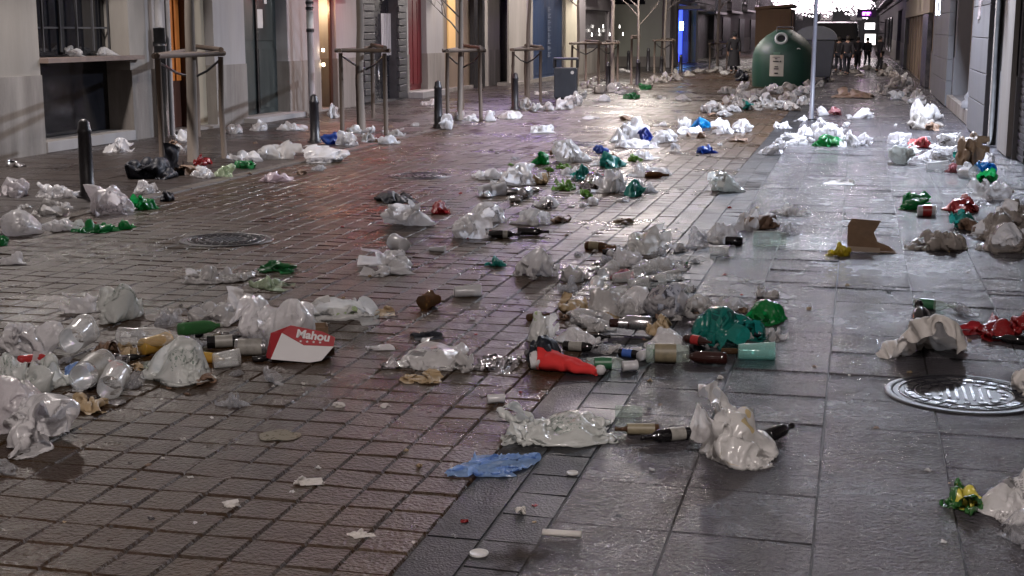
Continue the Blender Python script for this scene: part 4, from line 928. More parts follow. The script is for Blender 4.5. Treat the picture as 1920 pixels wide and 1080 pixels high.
STY=dict(
 heap=dict(squash=(.47,.5),amp=.07,puff=.12,press=.0008,lumps=5,lump_r=.045,tall=.05,pinch=4,bk=(.6,.35)), puff=dict(squash=(.5,.55),puff=.15,press=.0010,amp=.075,lumps=5,tall=.05,lump_r=.05,pinch=5,bk=(.55,.3)), flat=dict(squash=(.62,.6),amp=.06,puff=.06,lumps=4,press=.0004,grav=.0006,lump_r=.03,tall=0,bk=(.5,.3)),
 ball=dict(squash=(.40,.42),amp=.08,lumps=5,puff=.13,press=.0008,tall=.06,lump_r=.05,bk=(.6,.35)), long=dict(squash=(.34,.72),amp=.07,puff=.09,lumps=5,press=.0007,lump_r=.03,tall=.0,bk=(.5,.3)), up=dict(squash=(.42,.40),puff=.15,lumps=9,lump_r=.055,tall=.16,press=.0010,amp=.09,pinch=4,bk=(.5,.3)),
 hero=dict(squash=(.5,.52),amp=.11,puff=.09,press=.0004,pinch=9,lumps=5,tall=.06,lump_r=.04,bk=(.3,.12)), herolong=dict(squash=(.36,.66),amp=.085,puff=.09,press=.0003,pinch=9,lumps=4,tall=.0,lump_r=.035,bk=(.35,.15)),
 sheet=dict(kind='sheet',squash=(.8,.75),lumps=0,amp=.04,grav=.0005,pinch=1), crump=dict(kind='sheet',squash=(.5,.5),lumps=2,amp=.11,pinch=5), curl=dict(kind='sheet',squash=(.7,.35),lumps=0,amp=.06,pinch=1,grav=.0003,steps=30))
_seed=[100]; _cache={}
GB='carrier bags littering the street'
def fit(co,yaw,x,yb,w,h,z0=0.,uniform=False):
    p,mpp,vh,a=viewat(x,yb,z0); c,s_=math.cos(yaw),math.sin(yaw); q=co.copy(); q[:,0]=co[:,0]*c-co[:,1]*s_; q[:,1]=co[:,0]*s_+co[:,1]*c
    q[:,:2]-=(q[:,:2].max(0)+q[:,:2].min(0))/2; e=q.max(0)-q.min(0); Wm,Hm=w*mpp,h*mpp; sx=Wm/max(e[0],1e-4)
    sy=sx if uniform else min(1.25*sx,max(.45*sx,.62*Hm/math.sin(a)/max(e[1],1e-4)))
    lo,hi=.12*sx,1.75*sx
    def span(zs): v=q[:,2]*zs*math.cos(a)+q[:,1]*sy*math.sin(a); return v.max()-v.min()
    for _ in range(14):
        mdl=(lo+hi)/2
        if span(mdl)<Hm: lo=mdl
        else: hi=mdl
    zs=(lo+hi)/2
    v=q[:,2]*zs*math.cos(a)+q[:,1]*sy*math.sin(a); dmin=v.min()   # below the base point
    back=-dmin/math.sin(a) ; back=min(back,e[1]*sy*.6)
    return q,sx,sy,zs,p+vh*back,vh
def crease(P,U,V,seed,wm,sty):
    """sharp little ridges and valleys that run across the film"""
    r=np.random.default_rng(seed+7); N=np.cross(np.gradient(P,axis=1),np.gradient(P,axis=2)); N/=np.linalg.norm(N,axis=-1,keepdims=True)+1e-9
    amp=.05*min(wm,.40)*(.5 if sty in('sheet','curl') else 1)
    for s in range(P.shape[0]):
        wx=U+.10*np.sin(5*V+r.uniform(0,6))+.05*np.sin(11*V+r.uniform(0,6)); wy=V+.10*np.sin(6*U+r.uniform(0,6))+.05*np.sin(12*U+r.uniform(0,6))
        h=np.zeros_like(U)
        for fr,a in ((5,1.3),(9,1.),(15,.45),(24,.2)):
            for _ in range(2):
                t=r.uniform(0,math.pi); ph=r.uniform(0,6.28); m=.5+.5*np.sin(r.uniform(2,5)*U*6+r.uniform(0,6))*np.sin(r.uniform(2,5)*V*6+r.uniform(0,6))
                h+=a*m*(1-2*np.abs(np.sin(fr*(wx*math.cos(t)+wy*math.sin(t))+ph))**.8)
        P[s]+=N[s]*(h*amp*(.20 if wm<.2 else .26))[...,None]
    P[...,2]=np.maximum(P[...,2],.002)
    return P
def cloth(x,yb,w,h,sty,mat,label,name='plastic_bag',cat='plastic bag',group=GB,z0=0.,yaw=None,seed=None):
    _seed[0]+=1; sd=seed or _seed[0]; rng=random.Random(sd); xc=x+w/2
    yaw=rng.uniform(0,6.28) if yaw is None else R(yaw)
    if sty in('long','curl','herolong') : yaw=R(90)+rng.uniform(-.3,.3)
    if w>88 and sty in('puff','heap') and rng.random()<.6: sty='hero'
    if w>88 and sty=='long': sty='herolong'
    if sty=='sheet': yaw=rng.uniform(-.5,.5)
    if w>=26:
        k=dict(STY[sty]); n,m=(60,64) if w>130 else (44,48) if w>75 else (26,28) if w>42 else (20,22)
        S_=sim(sd,n=n,m=m,**k); P=S_[0]; sh=P.shape; q,sx,sy,zs,loc,vh=fit(P.reshape(-1,3),yaw,xc,yb,w,h,z0)
        q=crease((q*np.array([sx,sy,zs])).reshape(sh),S_[1],S_[2],sd,w*viewat(xc,yb)[1],sty); ang_=math.atan2(vh[1],vh[0])-math.pi/2
        me=sim_mesh(name,q,*S_[1:])
        o=link(name,me,F[mat] if isinstance(mat,str) else mat,None,tuple(loc),(0,0,ang_))
    else:
        key=(sty,sd%4,mat); 
        if key not in _cache:
            S_=sim(sd,n=16,m=18,**STY[sty]); me=sim_mesh(name,*S_); me.materials.append(F[mat]); co=np.zeros(len(me.vertices)*3,dtype=np.float32); me.vertices.foreach_get('co',co); _cache[key]=(me,co.reshape(-1,3).astype(float))
        me,co=_cache[key]; q,sx,sy,zs,loc,vh=fit(co,yaw,xc,yb,w,h,z0,True); ang_=math.atan2(vh[1],vh[0])-math.pi/2
        cc=co.copy(); c,s_=math.cos(yaw),math.sin(yaw)
        o=bpy.data.objects.new(name,me); COL.objects.link(o); o.location=tuple(loc); o.rotation_euler=(0,0,ang_+yaw); o.scale=(sx,sx,zs)
    tag(o,label,cat,group); return o
def B_(x0,y0,x1,y1,sty,mat,label,**k): return cloth(x0,y1,x1-x0,y1-y0,sty,mat,label,**k)
PROF=dict(
 beer=[(0,0),(0,.11),(.015,.13),(.55,.132),(.66,.11),(.75,.058),(.93,.05),(.935,.062),(.97,.062),(1,.05),(1,0)],
 wine=[(0,0),(0,.105),(.012,.122),(.6,.124),(.70,.10),(.77,.052),(.93,.045),(.935,.055),(1,.052),(1,0)],
 pet=[(0,0),(0,.10),(.025,.14),(.14,.15),(.28,.142),(.33,.148),(.56,.148),(.62,.142),(.74,.12),(.86,.055),(.90,.045),(.96,.045),(1,.045),(1,0)],
 can=[(0,0),(0,.21),(.05,.265),(.92,.265),(.97,.225),(1,.225),(.985,.2),(.985,0)],
 jar=[(0,0),(0,.2),(.03,.23),(.8,.23),(.88,.19),(.9,.2),(1,.2),(1,0)])
LAB=dict(beer=(.14,.46),wine=(.16,.5),pet=(.30,.58),can=(.12,.86),jar=(.2,.7))
def bottle(x,yb,Lpx,ang_,kind,mat,label,lab=None,cap=None,name='bottle',cat='bottle',group=None,z0=0.,crush=0,tilt=0,labspan=None):
    _seed[0]+=1; rng=random.Random(_seed[0])
    p,mpp,vh,a=viewat(x,yb,z0); A=R(ang_); rm=max(r for z,r in PROF[kind]); L=Lpx*mpp/max(math.sqrt(math.cos(A)**2+(math.sin(A)*math.sin(a))**2),2*rm+.12)*.90
    rmax=rm*L
    t=empty(name,(p[0]+vh[0]*rmax*.5,p[1]+vh[1]*rmax*.5,z0),math.atan2(vh[1],vh[0])-math.pi/2+A); tag(t,label,cat,group)
    def prof_obj(pr,mat_,nm,off=0.,seg=20):
        m=MB(); m.lathe([(z*L,r*L+off) for z,r in pr],seg); vs=[]
        for (X,Y_,Z) in m.v:
            f=1.
            if crush:
                f=1-crush*max(0,math.sin(Z/L*9+_seed[0]))*max(0,math.cos(2*math.atan2(Y_,X)+_seed[0]*1.3)); 
            vs.append((Z-L/2,X*f,rmax+Y_*f))
        m.v=vs; m.f=[tuple(reversed(f_)) for f_ in m.f]
        o=m.build(nm,mat_,t); 
        if tilt: o.rotation_euler=(0,-R(tilt),0); o.location.z=L/2*math.sin(abs(R(tilt)))*.8
        return o
    prof_obj(PROF[kind],mat,'body')
    if lab:
        z0_,z1_=labspan or LAB[kind]; rr=max(r for z,r in PROF[kind] if z0_-.2<z<z1_+.2); prof_obj([(z0_,rr),(z0_+(z1_-z0_)*.5,rr),(z1_,rr)],lab,'label',.0015)
    if cap: prof_obj([(.93,.056),(1.005,.056),(1.005,0)],cap,'cap',.001,12)
    return t
def cup(x,yb,Lpx,ang_,mat,label,lie=True,open_=.30,base=.22,z0=0.,group='plastic cups dropped on the street',name='cup',cat='plastic cup',crush=.12,lab=None):
    _seed[0]+=1; p,mpp,vh,a=viewat(x,yb,z0); A=R(ang_); sd=_seed[0]
    L=Lpx*mpp/(max(math.sqrt(math.cos(A)**2+(math.sin(A)*math.sin(a))**2),2*open_*abs(math.sin(A))+.3*abs(math.cos(A))) if lie else 1)
    m=MB(); prof=[(0,0),(0,base*L),(.02*L,(base+.01)*L),(.5*L,(base+open_)/2*L),(L*.97,open_*L),(L,open_*L+.004),(L*.985,open_*L+.001),(L*.5,(base+open_)/2*L-.0012),(.03*L,base*L-.001)]
    m.lathe(prof,22); vs=[]
    for X,Y_,Z in m.v:
        q=math.atan2(Y_,X); f=1-crush*(Z/L)*max(0,math.sin(2*q+sd))-crush*.5*max(0,math.sin(q*3+sd+Z/L*4))
        if lie: vs.append((Z-L/2,X*f,open_*L*.93+Y_*f-(L-Z)*0+ (-(open_-base)*(L-Z)*.9)))
        else: vs.append((X*f,Y_*f,Z))
    m.v=vs
    if lie: m.f=[tuple(reversed(f_)) for f_ in m.f]
    o=m.build(name,mat,None,tuple(p+vh*open_*L*.5),(0,0,math.atan2(vh[1],vh[0])-math.pi/2+A)); tag(o,label,cat,group)
    if lab:
        m2=MB(); m2.lathe([(L*.25,(base+(open_-base)*.25)*L+.002),(L*.75,(base+(open_-base)*.75)*L+.002)],22); 
        if lie: m2.v=[(Z-L/2,X,open_*L*.93+Y_-(open_-base)*(L-Z)*.9) for X,Y_,Z in m2.v]
        m2.build('printed_band',lab,o)
    return o
K=dict(group=None)
TS=dict(name='paper_scrap',cat='paper scrap',group=None)
# ---- lower left heap
B_(-8,597,125,684,'puff','white','large crumpled white bag at the left edge behind the red bottle',seed=602)
B_(-30,650,60,735,'heap','gprint','white bag with faint print poking in at the left edge under the red bottle')
B_(20,662,146,742,'heap','gprint','white carrier bag with dark green handwriting print in the lower left heap')
B_(-55,700,95,812,'heap','kprint','pinkish white bag with black lettering at the left edge, lowest bag of the heap')
B_(8,728,152,858,'heap','white','big plain white torn bag, frontmost of the lower left heap',seed=619)
B_(-20,835,36,893,'ball','veil','nearly clear crumpled bag at the left edge below the torn white bag',name='clear_bag',cat='clear bag')
B_(113,545,200,588,'long','white','flat white bag pointing left at the top of the lower left heap')
B_(183,531,268,606,'up','gprint','upright white bag with pale green print at the top of the lower left heap')
cup(148,655,62,70,C_clear,'clear rounded plastic cup standing behind the blue crumpled wrapper',True,.36,.30,.03)
B_(122,640,178,708,'ball','flatblue','crumpled blue wrapper in the lower left heap beside the clear cup',name='wrapper',cat='wrapper',group=None)
bottle(65,682,66,12,'pet',C_redp,'red plastic bottle wedged in the mouth of the large white bag',cap=L_red,crush=.2)
bottle(204,692,56,-25,'pet',C_redp,'small red crushed bottle in the middle of the lower left heap',lab=L_red,crush=.25)
cup(172,724,66,62,C_clear,'clear plastic cup with white printed label in the lower left heap',True,.36,.28,.02,lab=L_white)
cup(213,742,60,80,C_clear,'clear rounded cup just left of the foil disc',True,.34,.28)
B_(226,684,272,730,'ball','veil','pale bluish clear wrapper in the middle front of the heap',name='wrapper',cat='wrapper',group=None)
B_(122,732,204,778,'curl','food','torn beige paper lying at the front of the lower left heap',name='paper_wrapping',cat='paper',group=None)
B_(172,598,232,668,'crump','card','torn brown and yellow card box in the lower left heap',name='cardboard_box',cat='cardboard box',group=None)
B_(215,618,262,672,'crump','food','scrap of orange food wrapping in the lower left heap',name='food_wrapper',cat='wrapper',group=None)
bottle(282,652,130,-22,'pet',C_clear,'long clear plastic bottle lying across the middle of the lower left heap',crush=.15,z0=.04)
cup(292,664,50,30,C_yel,'cup with cream dregs behind the crumpled bag in the lower left heap',True,.34,.28)
bottle(376,628,92,18,'pet',C_green,'green plastic bottle with clear neck lying in the lower left heap',cap=L_white,z0=.05)
bottle(392,682,62,-38,'pet',C_yel,'yellow plastic bottle in the lower left heap beside the crumpled bag',crush=.1)
cup(425,690,48,10,C_clear,'clear cup rolled out beside the yellow bottle',True,.36,.3)
bottle(436,652,104,2,'wine',C_black,'dark glass bottle lying under the big white bags',lab=L_white)
bottle(471,668,66,-8,'can',C_can,'silver can beside the dark bottle left of the red and white carton',name='can',cat='can',lab=L_white)
bottle(495,678,46,15,'beer',C_black,'short dark bottle touching the left side of the red and white carton',lab=None)
B_(265,626,408,724,'heap','gprint','crumpled white-green bag at the right front of the lower left heap')
B_(352,535,470,612,'puff','grey','large greyish white bag at the top of the lower left heap',seed=600)
B_(430,540,592,650,'puff','white','biggest bright white bag of the heap behind the red and white carton',seed=605)
B_(560,548,716,612,'flat','leaf','white bag with yellow-green printing right of the biggest white bag')
B_(690,568,742,594,'sheet','food','flat brownish scrap beside the yellow-green printed bag',**TS)
B_(290,560,345,615,'crump','veil','clear pinkish wrapper behind the green plastic bottle',name='wrapper',cat='wrapper',group=None)
# open brown box
def box_open(x,yb,w,h,d,mat,label,ang_=0,name='cardboard_box',flaps=True):
    p,mpp,vh,a=viewat(x,yb); W,H,D=w*mpp,h*mpp,d*mpp; t=empty(name,tuple(p+vh*D*.5),math.atan2(vh[1],vh[0])-math.pi/2+R(ang_)); tag(t,label,'cardboard box')
    m=MB(); k=.004; m.box(-W/2,W/2,-D/2,D/2,0,k); m.box(-W/2,-W/2+k,-D/2,D/2,k,H); m.box(W/2-k,W/2,-D/2,D/2,k,H); m.box(-W/2+k,W/2-k,-D/2,-D/2+k,k,H*.9); m.box(-W/2+k,W/2-k,D/2-k,D/2,k,H); m.build('tray',mat,t)
    if flaps: MB().add([(-W/2,D/2,H),(W/2,D/2,H*1.0),(W/2*.9,D/2+H*.4,H*2.4),(-W/2,D/2+H*.3,H*2.2),(-W/2,D/2+.004,H),(W/2,D/2+.004,H),(W/2*.9,D/2+H*.4+.004,H*2.4),(-W/2,D/2+H*.3+.004,H*2.2)],[(0,1,2,3),(7,6,5,4),(0,3,7,4),(1,5,6,2),(3,2,6,7)]).build('flap',mat,t)
    return t
M_cardb=solid('corrugated_card',(.20,.125,.075),.75,.2,8,.3,dirt=(.08,.05,.03)); M_cardw=solid('white_card',(.62,.61,.62),.6,.06,5,.1); M_cardr=solid('red_card',(.33,.02,.028),.5,.12,8,.1)
box_open(588,634,52,22,34,M_cardb,'small dark brown box lying behind the red and white carton',6,flaps=False)
# red and white drinks carton with lettering
def carton(x,yb,w,h,label,txt='Mahou',lean=38,ang_=-6):
    p,mpp,vh,a=viewat(x,yb); W=w*mpp; Hh=h*mpp*1.22; t=empty('drinks_carton',tuple(p+vh*.02),math.atan2(vh[1],vh[0])-math.pi/2+R(ang_)); tag(t,label,'carton')
    A=R(lean); X=lambda u,v,o=0.: ((u-.5)*W,v*Hh*math.sin(A)-o*math.cos(A),.006+v*Hh*math.cos(A)+o*math.sin(A))
    def sheet(pts,nm,mat,o=0.,th=.004):
        vs=[X(u,v,o) for u,v in pts]+[X(u,v,o-th) for u,v in pts]; n=len(pts)
        return MB().add(vs,[tuple(range(n)),tuple(reversed(range(n,2*n)))]+[(k,k+n,(k+1)%n+n,(k+1)%n) for k in range(n)]).build(nm,mat,t)
    sheet([(.02,.10),(.62,0),(.80,.05),(.98,.42),(.52,.46),(.17,.80)],'white_face',M_cardw)
    sheet([(.17,.80),(.52,.46),(.98,.42),(1.,.66),(.80,.82),(.30,1.0)],'red_face',M_cardr,.002)
    vs=[X(.02,.10),X(.17,.80),X(.30,1.),(X(.02,.1)[0]-.03,X(.02,.1)[1]+.05,.02),(X(.02,.5)[0]-.01,X(.17,.8)[1]+.03,X(.17,.8)[2]*.95)]
    MB().add(vs,[(0,3,4,1),(1,4,2)]).build('side_flap',M_cardr,t)
    MB().add([X(.02,.1),X(.98,.42),X(.98,.42,-.10),X(.05,.1,-.12)],[(0,1,2,3)]).build('back_face',M_cardb,t)
    q=X(.66,.70,.0045); link('lettering',text_mesh(txt,Hh*.30,.0004,.0022),M_cardw,t,q).rotation_euler=(Matrix.Rotation(R(90)-A,3,'X')@Matrix.Rotation(R(-9),3,'Z')).to_euler()
    for k in range(4):
        c=X(.47+.10*k,.56-.012*k,.0042); n=5; vs=[]
        for j in range(10):
            r=W*(.026 if j%2==0 else .011); q_=math.pi/2+j*math.pi/5; vs.append((r*math.cos(q_),0,r*math.sin(q_)))
        o=MB().add(vs,[tuple(range(10))]).build('star',M_cardw,t,c,(-A,0,0))
    return t
carton(566,684,122,64,'crumpled red and white drinks carton with white lettering and stars')
# loose pieces in the left middle
B_(333,492,482,532,'long','grey','long flattened greyish white bag left of the green bag')
B_(483,486,557,514,'puff','green2','green plastic bag behind the small pale bag in the left middle')
B_(466,502,556,548,'flat','palegreen','small pale greenish white bag in front of the green bag')
B_(494,684,532,724,'curl','veil','clear plastic sliver standing on the setts below the red and white carton',name='plastic_scrap',cat='plastic scrap',group=None)
B_(403,728,470,766,'crump','veil','crumpled clear plastic on the setts right of the lower left heap',name='plastic_scrap',cat='plastic scrap',group=None)
B_(667,459,782,519,'long','white','lone plump white bag in the middle of the brown setts')
cup(748,470,32,120,C_white,'milky cup tipped over behind the lone plump white bag',True,.36,.3)
cup(820,472,30,-20,C_white,'crushed milky cup right of the tipped cup',True,.2,.12,crush=.4)
cup(877,557,50,8,C_white,'white plastic cup lying on its side in the middle of the road',True,.24,.20)
cup(803,579,34,60,C_brown,'dark brown broken bottle base on the setts left of the white cup',True,.42,.38,name='broken_bottle',cat='broken bottle',group=None,crush=.3)
# centre front left group
B_(742,625,885,696,'puff','logo','white bag with small grey lettering left of the crumpled foil')
B_(835,655,890,700,'heap','grey','grey white folded bag end touching the foil')
B_(748,690,834,720,'curl','food','torn tan paper bag in front of the lettered white bag',name='paper_bag',cat='paper bag',group=None)
B_(712,668,752,692,'curl','foil','shiny curled ribbon at the left of the lettered white bag',name='ribbon',cat='ribbon',group=None)
B_(873,640,992,702,'sheet','foil','large sheet of crumpled silver foil beside the red hat',name='foil_sheet',cat='foil',group=None)
B_(766,618,834,638,'sheet','black','flat black scrap of film behind the lettered white bag',name='plastic_scrap',cat='plastic scrap',group=None)
B_(684,644,742,658,'long','white','thin white strip on the setts left of the lettered bag',**TS)
cup(930,757,32,8,C_white,'broken white cup piece on the setts above the blue sheet',True,.3,.26)
# ---- centre heap
B_(990,552,1048,642,'up','leaf','upright white bag with green leaf print at the left end of the centre heap')
B_(1045,545,1105,592,'ball','food','stained bag with yellow-brown food at the back left of the centre heap')
B_(1098,536,1180,592,'puff','grey','rounded greyish bag at the back of the centre heap')
B_(1150,534,1232,588,'heap','white','crumpled white bag left of the black lettered bag')
B_(1203,528,1288,598,'puff','ltext','pale bag covered in big black lettering in the centre heap')
B_(1275,535,1345,598,'puff','grey','pale bag between the black lettered bag and the teal bag')
B_(1330,538,1412,592,'flat','thin','thin milky bag behind the teal bag')
B_(1292,566,1448,664,'heap','tealt','large teal bag with dark lettering at the right of the centre heap')
B_(1390,550,1478,612,'heap','green','bright green bag at the right end of the centre heap')
B_(1035,595,1132,650,'flat','white','flattened white bag in front of the leaf print bag')
B_(1060,576,1160,622,'heap','thin','thin milky bag in the middle of the centre heap')
bottle(1172,616,66,-4,'pet',C_cola,'cola bottle with red cap and silver label in the middle of the centre heap',lab=C_can,cap=L_red,z0=.03)
bottle(1196,620,56,170,'can',C_can,'silver can beside the cola bottle in the centre heap',name='can',cat='can',z0=.02)
B_(1210,580,1262,630,'crump','food','crumpled tan greasy paper in the middle of the centre heap',name='food_wrapper',cat='wrapper',group=None,z0=.02)
B_(1206,596,1298,662,'heap','white','white bag in front of the tan greasy paper')
bottle(1092,660,80,-14,'wine',C_black,'black bottle lying behind the santa hat',lab=L_white)
B_(982,622,1062,690,'ball','black','black crumpled sack behind the white trim of the santa hat',name='rubbish_sack',cat='rubbish sack',group=None)
bottle(1146,694,104,6,'wine',C_glass,'clear glass bottle with pale label lying right of the santa hat',lab=L_green)
bottle(1188,672,62,-20,'beer',C_black,'short dark bottle behind the clear glass bottle',lab=L_blue)
bottle(1251,682,88,3,'jar',C_glass,'wide clear bottle with pale gold label at the front of the centre heap',lab=L_cream)
bottle(1322,684,92,176,'pet',C_cola,'long dark cola bottle at the front right of the centre heap',lab=None,cap=L_white)
bottle(1308,648,58,-30,'pet',C_cola,'cola bottle with red label in front of the teal bag',lab=L_red,z0=.05)
cup(1418,676,68,4,C_teal,'pale teal plastic cup lying at the front right of the centre heap',True,.26,.22)
B_(1432,612,1480,644,'crump','thin','torn dark-edged plastic lid right of the teal bag',name='plastic_scrap',cat='plastic scrap',group=None)
cup(1180,697,26,20,C_white,'tiny white cup in front of the clear glass bottle',True,.4,.36)
for i,(x,y) in enumerate(((1192,668),(1208,676),(1225,664))): cup(x,y,22,i*50,C_white,'small white cup in the pile between the clear bottle and the gold label bottle',True,.42,.36)
B_(1150,556,1210,596,'crump','thin','milky wrapper wedged at the back of the centre heap',name='wrapper',cat='wrapper',group=None)
B_(985,650,1010,676,'crump','foil','small crumpled bit of foil left of the santa hat',name='foil_scrap',cat='foil',group=None)
# santa hat
def hat():
    p,mpp,vh,a=viewat(1062,697); t=empty('santa_hat',tuple(p+vh*.06),math.atan2(vh[1],vh[0])-math.pi/2); tag(t,'red santa hat with white trim lying at the front of the centre heap','hat')
    Rd=solid('red_felt',(.62,.03,.03),.85,.12,14,.4); Wf=solid('white_fleece',(.66,.65,.66),.95,.1,40,1.)
    k=mpp; pts=[(-52*k+i*9.4*k,.02-.012*i+.01*math.sin(i*1.3),.046-.0026*i+.005*math.sin(i*2.1)) for i in range(13)]
    m=MB(); m.tube(pts,[.100*(1-.060*i)+.006*math.sin(i*2.7) for i in range(13)],28,flat=.60)
    m.v=[(x+.004*math.sin(z*90+x*40),y+.007*math.sin(x*60+y*30),max(.003,z+.009*abs(math.sin(x*38+y*55))-.006+.005*math.sin(x*90-y*70))) for x,y,z in m.v]; o=m.build('felt',Rd,t); sb=o.modifiers.new('s','SUBSURF'); sb.levels=sb.render_levels=1
    m=MB(); m.tube([(-66*k,.02,.046),(-58*k,.02,.049),(-48*k,.018,.050)],[.080,.094,.090],30,flat=.45); m.v=[(x+.007*math.sin(z*110+y*80),y+.004*math.sin(x*200),max(.002,z-.012+.004*math.sin(y*160))) for x,y,z in m.v]; m.build('trim',Wf,t)
    m=MB(); m.lathe([(-.026,0),(-.02,.018),(0,.027),(.02,.018),(.026,0)],14,cen=(63*k,-.125,.026)); m.build('pompom',Wf,t)
hat()
# ---- front group
B_(928,747,1162,838,'herolong','gprint','long white bag with faint green print in front of the centre heap',seed=514)
B_(832,824,1018,894,'sheet','flatblue','flat sheet of blue plastic lying on the dark kerb strip',name='plastic_sheet',cat='plastic sheet',group=None)
bottle(1178,784,56,2,'jar',C_glass,'small stubby clear glass lying behind the labelled dark bottle',lab=None)
bottle(1194,816,92,184,'wine',C_brown,'dark bottle with cream label lying right of the long white bag',lab=L_cream,labspan=(.1,.72))
bottle(1247,830,102,206,'wine',C_black,'black bottle with white label between the two front bags',lab=L_white,labspan=(.12,.42))
B_(1283,708,1462,880,'hero','yprint','tall crumpled white bag with small golden print, largest bag in the foreground',seed=613)
bottle(1462,822,58,62,'beer',C_black,'dark bottle end poking out behind the tall crumpled bag')
B_(1100,640,1100+40,660,'flat','thin','small milky film under the black bottle',name='plastic_scrap',cat='plastic scrap',group=None)
def disc(x,yb,w,mat,label,name='plastic_disc',cat='lid'):
    p,mpp,vh,a=viewat(x,yb); r=w*mpp/2; m=MB().lathe([(0,r),(.005,r),(.006,r*.92),(.002,r*.88),(.002,0)],24); return tag(m.build(name,mat,None,(p[0],p[1],.003),(R(2),0,0)),label,cat)
disc(898,1040,36,solid('white_plastic_lid',(.5,.5,.5),.35,.1,20,.1),'round white plastic lid beside the dark puddle at the bottom')
disc(1073,889,22,MATS['white_plastic_lid'],'small white lid on the dark slab below the long white bag')
disc(219,757,34,F['foil'],'small shiny silver tin lid at the front of the lower left heap','tin_lid','lid')
def roll(x,yb,w,mat,label,r=.3,ang_=-8,name='napkin',cat='napkin'):
    p,mpp,vh,a=viewat(x,yb); L=w*mpp; m=MB().tube([(-L/2,0,L*r*.45),(0,0,L*r*.45),(L/2,0,L*r*.45)],L*r*.5,12,flat=.6); return tag(m.build(name,mat,None,tuple(p),(0,0,math.atan2(vh[1],vh[0])-math.pi/2+R(ang_))),label,cat)
roll(1054,1008,74,F['paper'],'rolled cream napkin on the slabs at the bottom',.26)
for x,y,w,h,l in ((550,888,60,22,'thin greyish paper strip on the setts left of the blue sheet'),(650,990,56,20,'shiny pale straw wrapper near the bottom of the setts'),(416,925,36,28,'triangular white paper scrap on the lower left setts'),(966,948,22,16,'small white scrap on the dark slab below the blue sheet'),(622,753,26,12,'tiny silver wrapper on the setts below the red and white carton'),(712,755,22,10,'tiny pale crumb of paper right of the tiny silver wrapper')):
    B_(x,y,x+w,y+h,'sheet' if w>30 else 'crump','paper',l,**TS)
# ---- right foreground
B_(1643,586,1812,678,'curl','paper','cream paper bag curled open on the slabs above the manhole cover',name='paper_bag',cat='paper bag',group=None,seed=77)
bottle(1726,634,62,96,'wine',C_black,'black bottle with white neck wrap behind the curled paper bag',lab=L_white,labspan=(.05,.25),tilt=14)
bottle(1752,582,84,-14,'wine',C_glass,'clear bottle with green label lying behind the curled paper bag',lab=L_green)
B_(1776,566,1834,592,'crump','veil','clear crumpled plastic right of the green labelled bottle',name='plastic_scrap',cat='plastic scrap',group=None)
B_(1790,570,1922,640,'heap','red','crumpled dark red bag at the right edge beside the curled paper bag',group=GB)
bottle(1893,645,70,170,'beer',C_black,'dark bottle half hidden under the crumpled red bag')
B_(1893,668,1990,752,'puff','paper','cream coloured bag bulging in at the right edge above the manhole cover')
B_(1822,832,1990,985,'heap','logo','large white bag with grey bar print at the bottom right corner')
B_(1866,950,1960,1030,'ball','veil','clear crumpled bag in the bottom right corner',name='clear_bag',cat='clear bag')
def box_solid(x,yb,w,h,d,mats,label,ang_,name='carton',sq=0.,lean=0,txt=None):
    p,mpp,vh,a=viewat(x,yb); W,H,D=w*mpp,h*mpp,d*mpp; t=empty(name,tuple(p+vh*D*.5),math.atan2(vh[1],vh[0])-math.pi/2+R(ang_)); tag(t,label,'carton')
    m=MB().box(-W/2,W/2,-D/2,D/2,.003,H); rng=random.Random(int(x)); m.v=[(a_+rng.uniform(-.14,.14)*W,b_+rng.uniform(-.14,.14)*D,c_*(1+rng.uniform(-.35,.1))) for a_,b_,c_ in m.v]; m.build('box',mats[0],t,bevel=.004)
    if len(mats)>1: MB().box(-W*.42,W*.44,-D*.42,D*.42,H*1.02+.006,H*1.05+.008).build('top_panel',mats[1],t,(0,0,0))
    if txt: link('lettering',text_mesh(txt,H*.27,.0005,.001),M_cardw,t,(0,-D/2*1.12-.004,H*.5),(R(90),0,0))
    return t
B_(1760,896,1852,968,'heap','gyel','crumpled green and yellow drinks wrapper beside the corner bag',name='drinks_wrapper',cat='wrapper',group=None)
# cardboard and yellow bag
def cardboard():
    p,mpp,vh,a=viewat(1635,474); t=empty('cardboard_box',tuple(p),math.atan2(vh[1],vh[0])-math.pi/2); tag(t,'torn open brown cardboard box standing on the slabs beside the yellow bag','cardboard box'); k=mpp
    def pl(vs,nm,m_): n=len(vs); MB().add(vs+[(x,y+.006,z) for x,y,z in vs],[tuple(range(n)),tuple(reversed(range(n,2*n)))]+[(i,i+n,(i+1)%n+n,(i+1)%n) for i in range(n)]).build(nm,m_,t)
    pl([(-46*k,.10,.01),(16*k,.06,.01),(2*k,.10,34*k),(14*k,.14,56*k),(-40*k,.16,58*k),(-47*k,.13,46*k)],'back_panel',M_cardb)
    pl([(-46*k,.0,.005),(14*k,-.02,.005),(14*k,-.02,10*k),(-46*k,.0,11*k)],'front_edge',solid('pale_card_edge',(.36,.28,.22),.7,.1,8,.1))
    pl([(4*k,.04,.01),(44*k,.0,.01),(30*k,.02,13*k),(6*k,.06,20*k)],'torn_flap',M_cardb)
    MB().add([(-46*k,.0,.004),(44*k,-.02,.004),(40*k,.12,.004),(-46*k,.13,.004),(-46*k,.0,.008),(44*k,-.02,.008),(40*k,.12,.008),(-46*k,.13,.008)],[(0,3,2,1),(4,5,6,7),(0,1,5,4),(1,2,6,5),(2,3,7,6),(3,0,4,7)]).build('bottom_panel',M_cardb,t)
cardboard()
B_(1546,442,1596,482,'ball','yellow','crumpled yellow bag against the torn cardboard box')
B_(1692,428,1814,472,'long','beige','long beige crumpled bag lying across the slabs right of the cardboard')
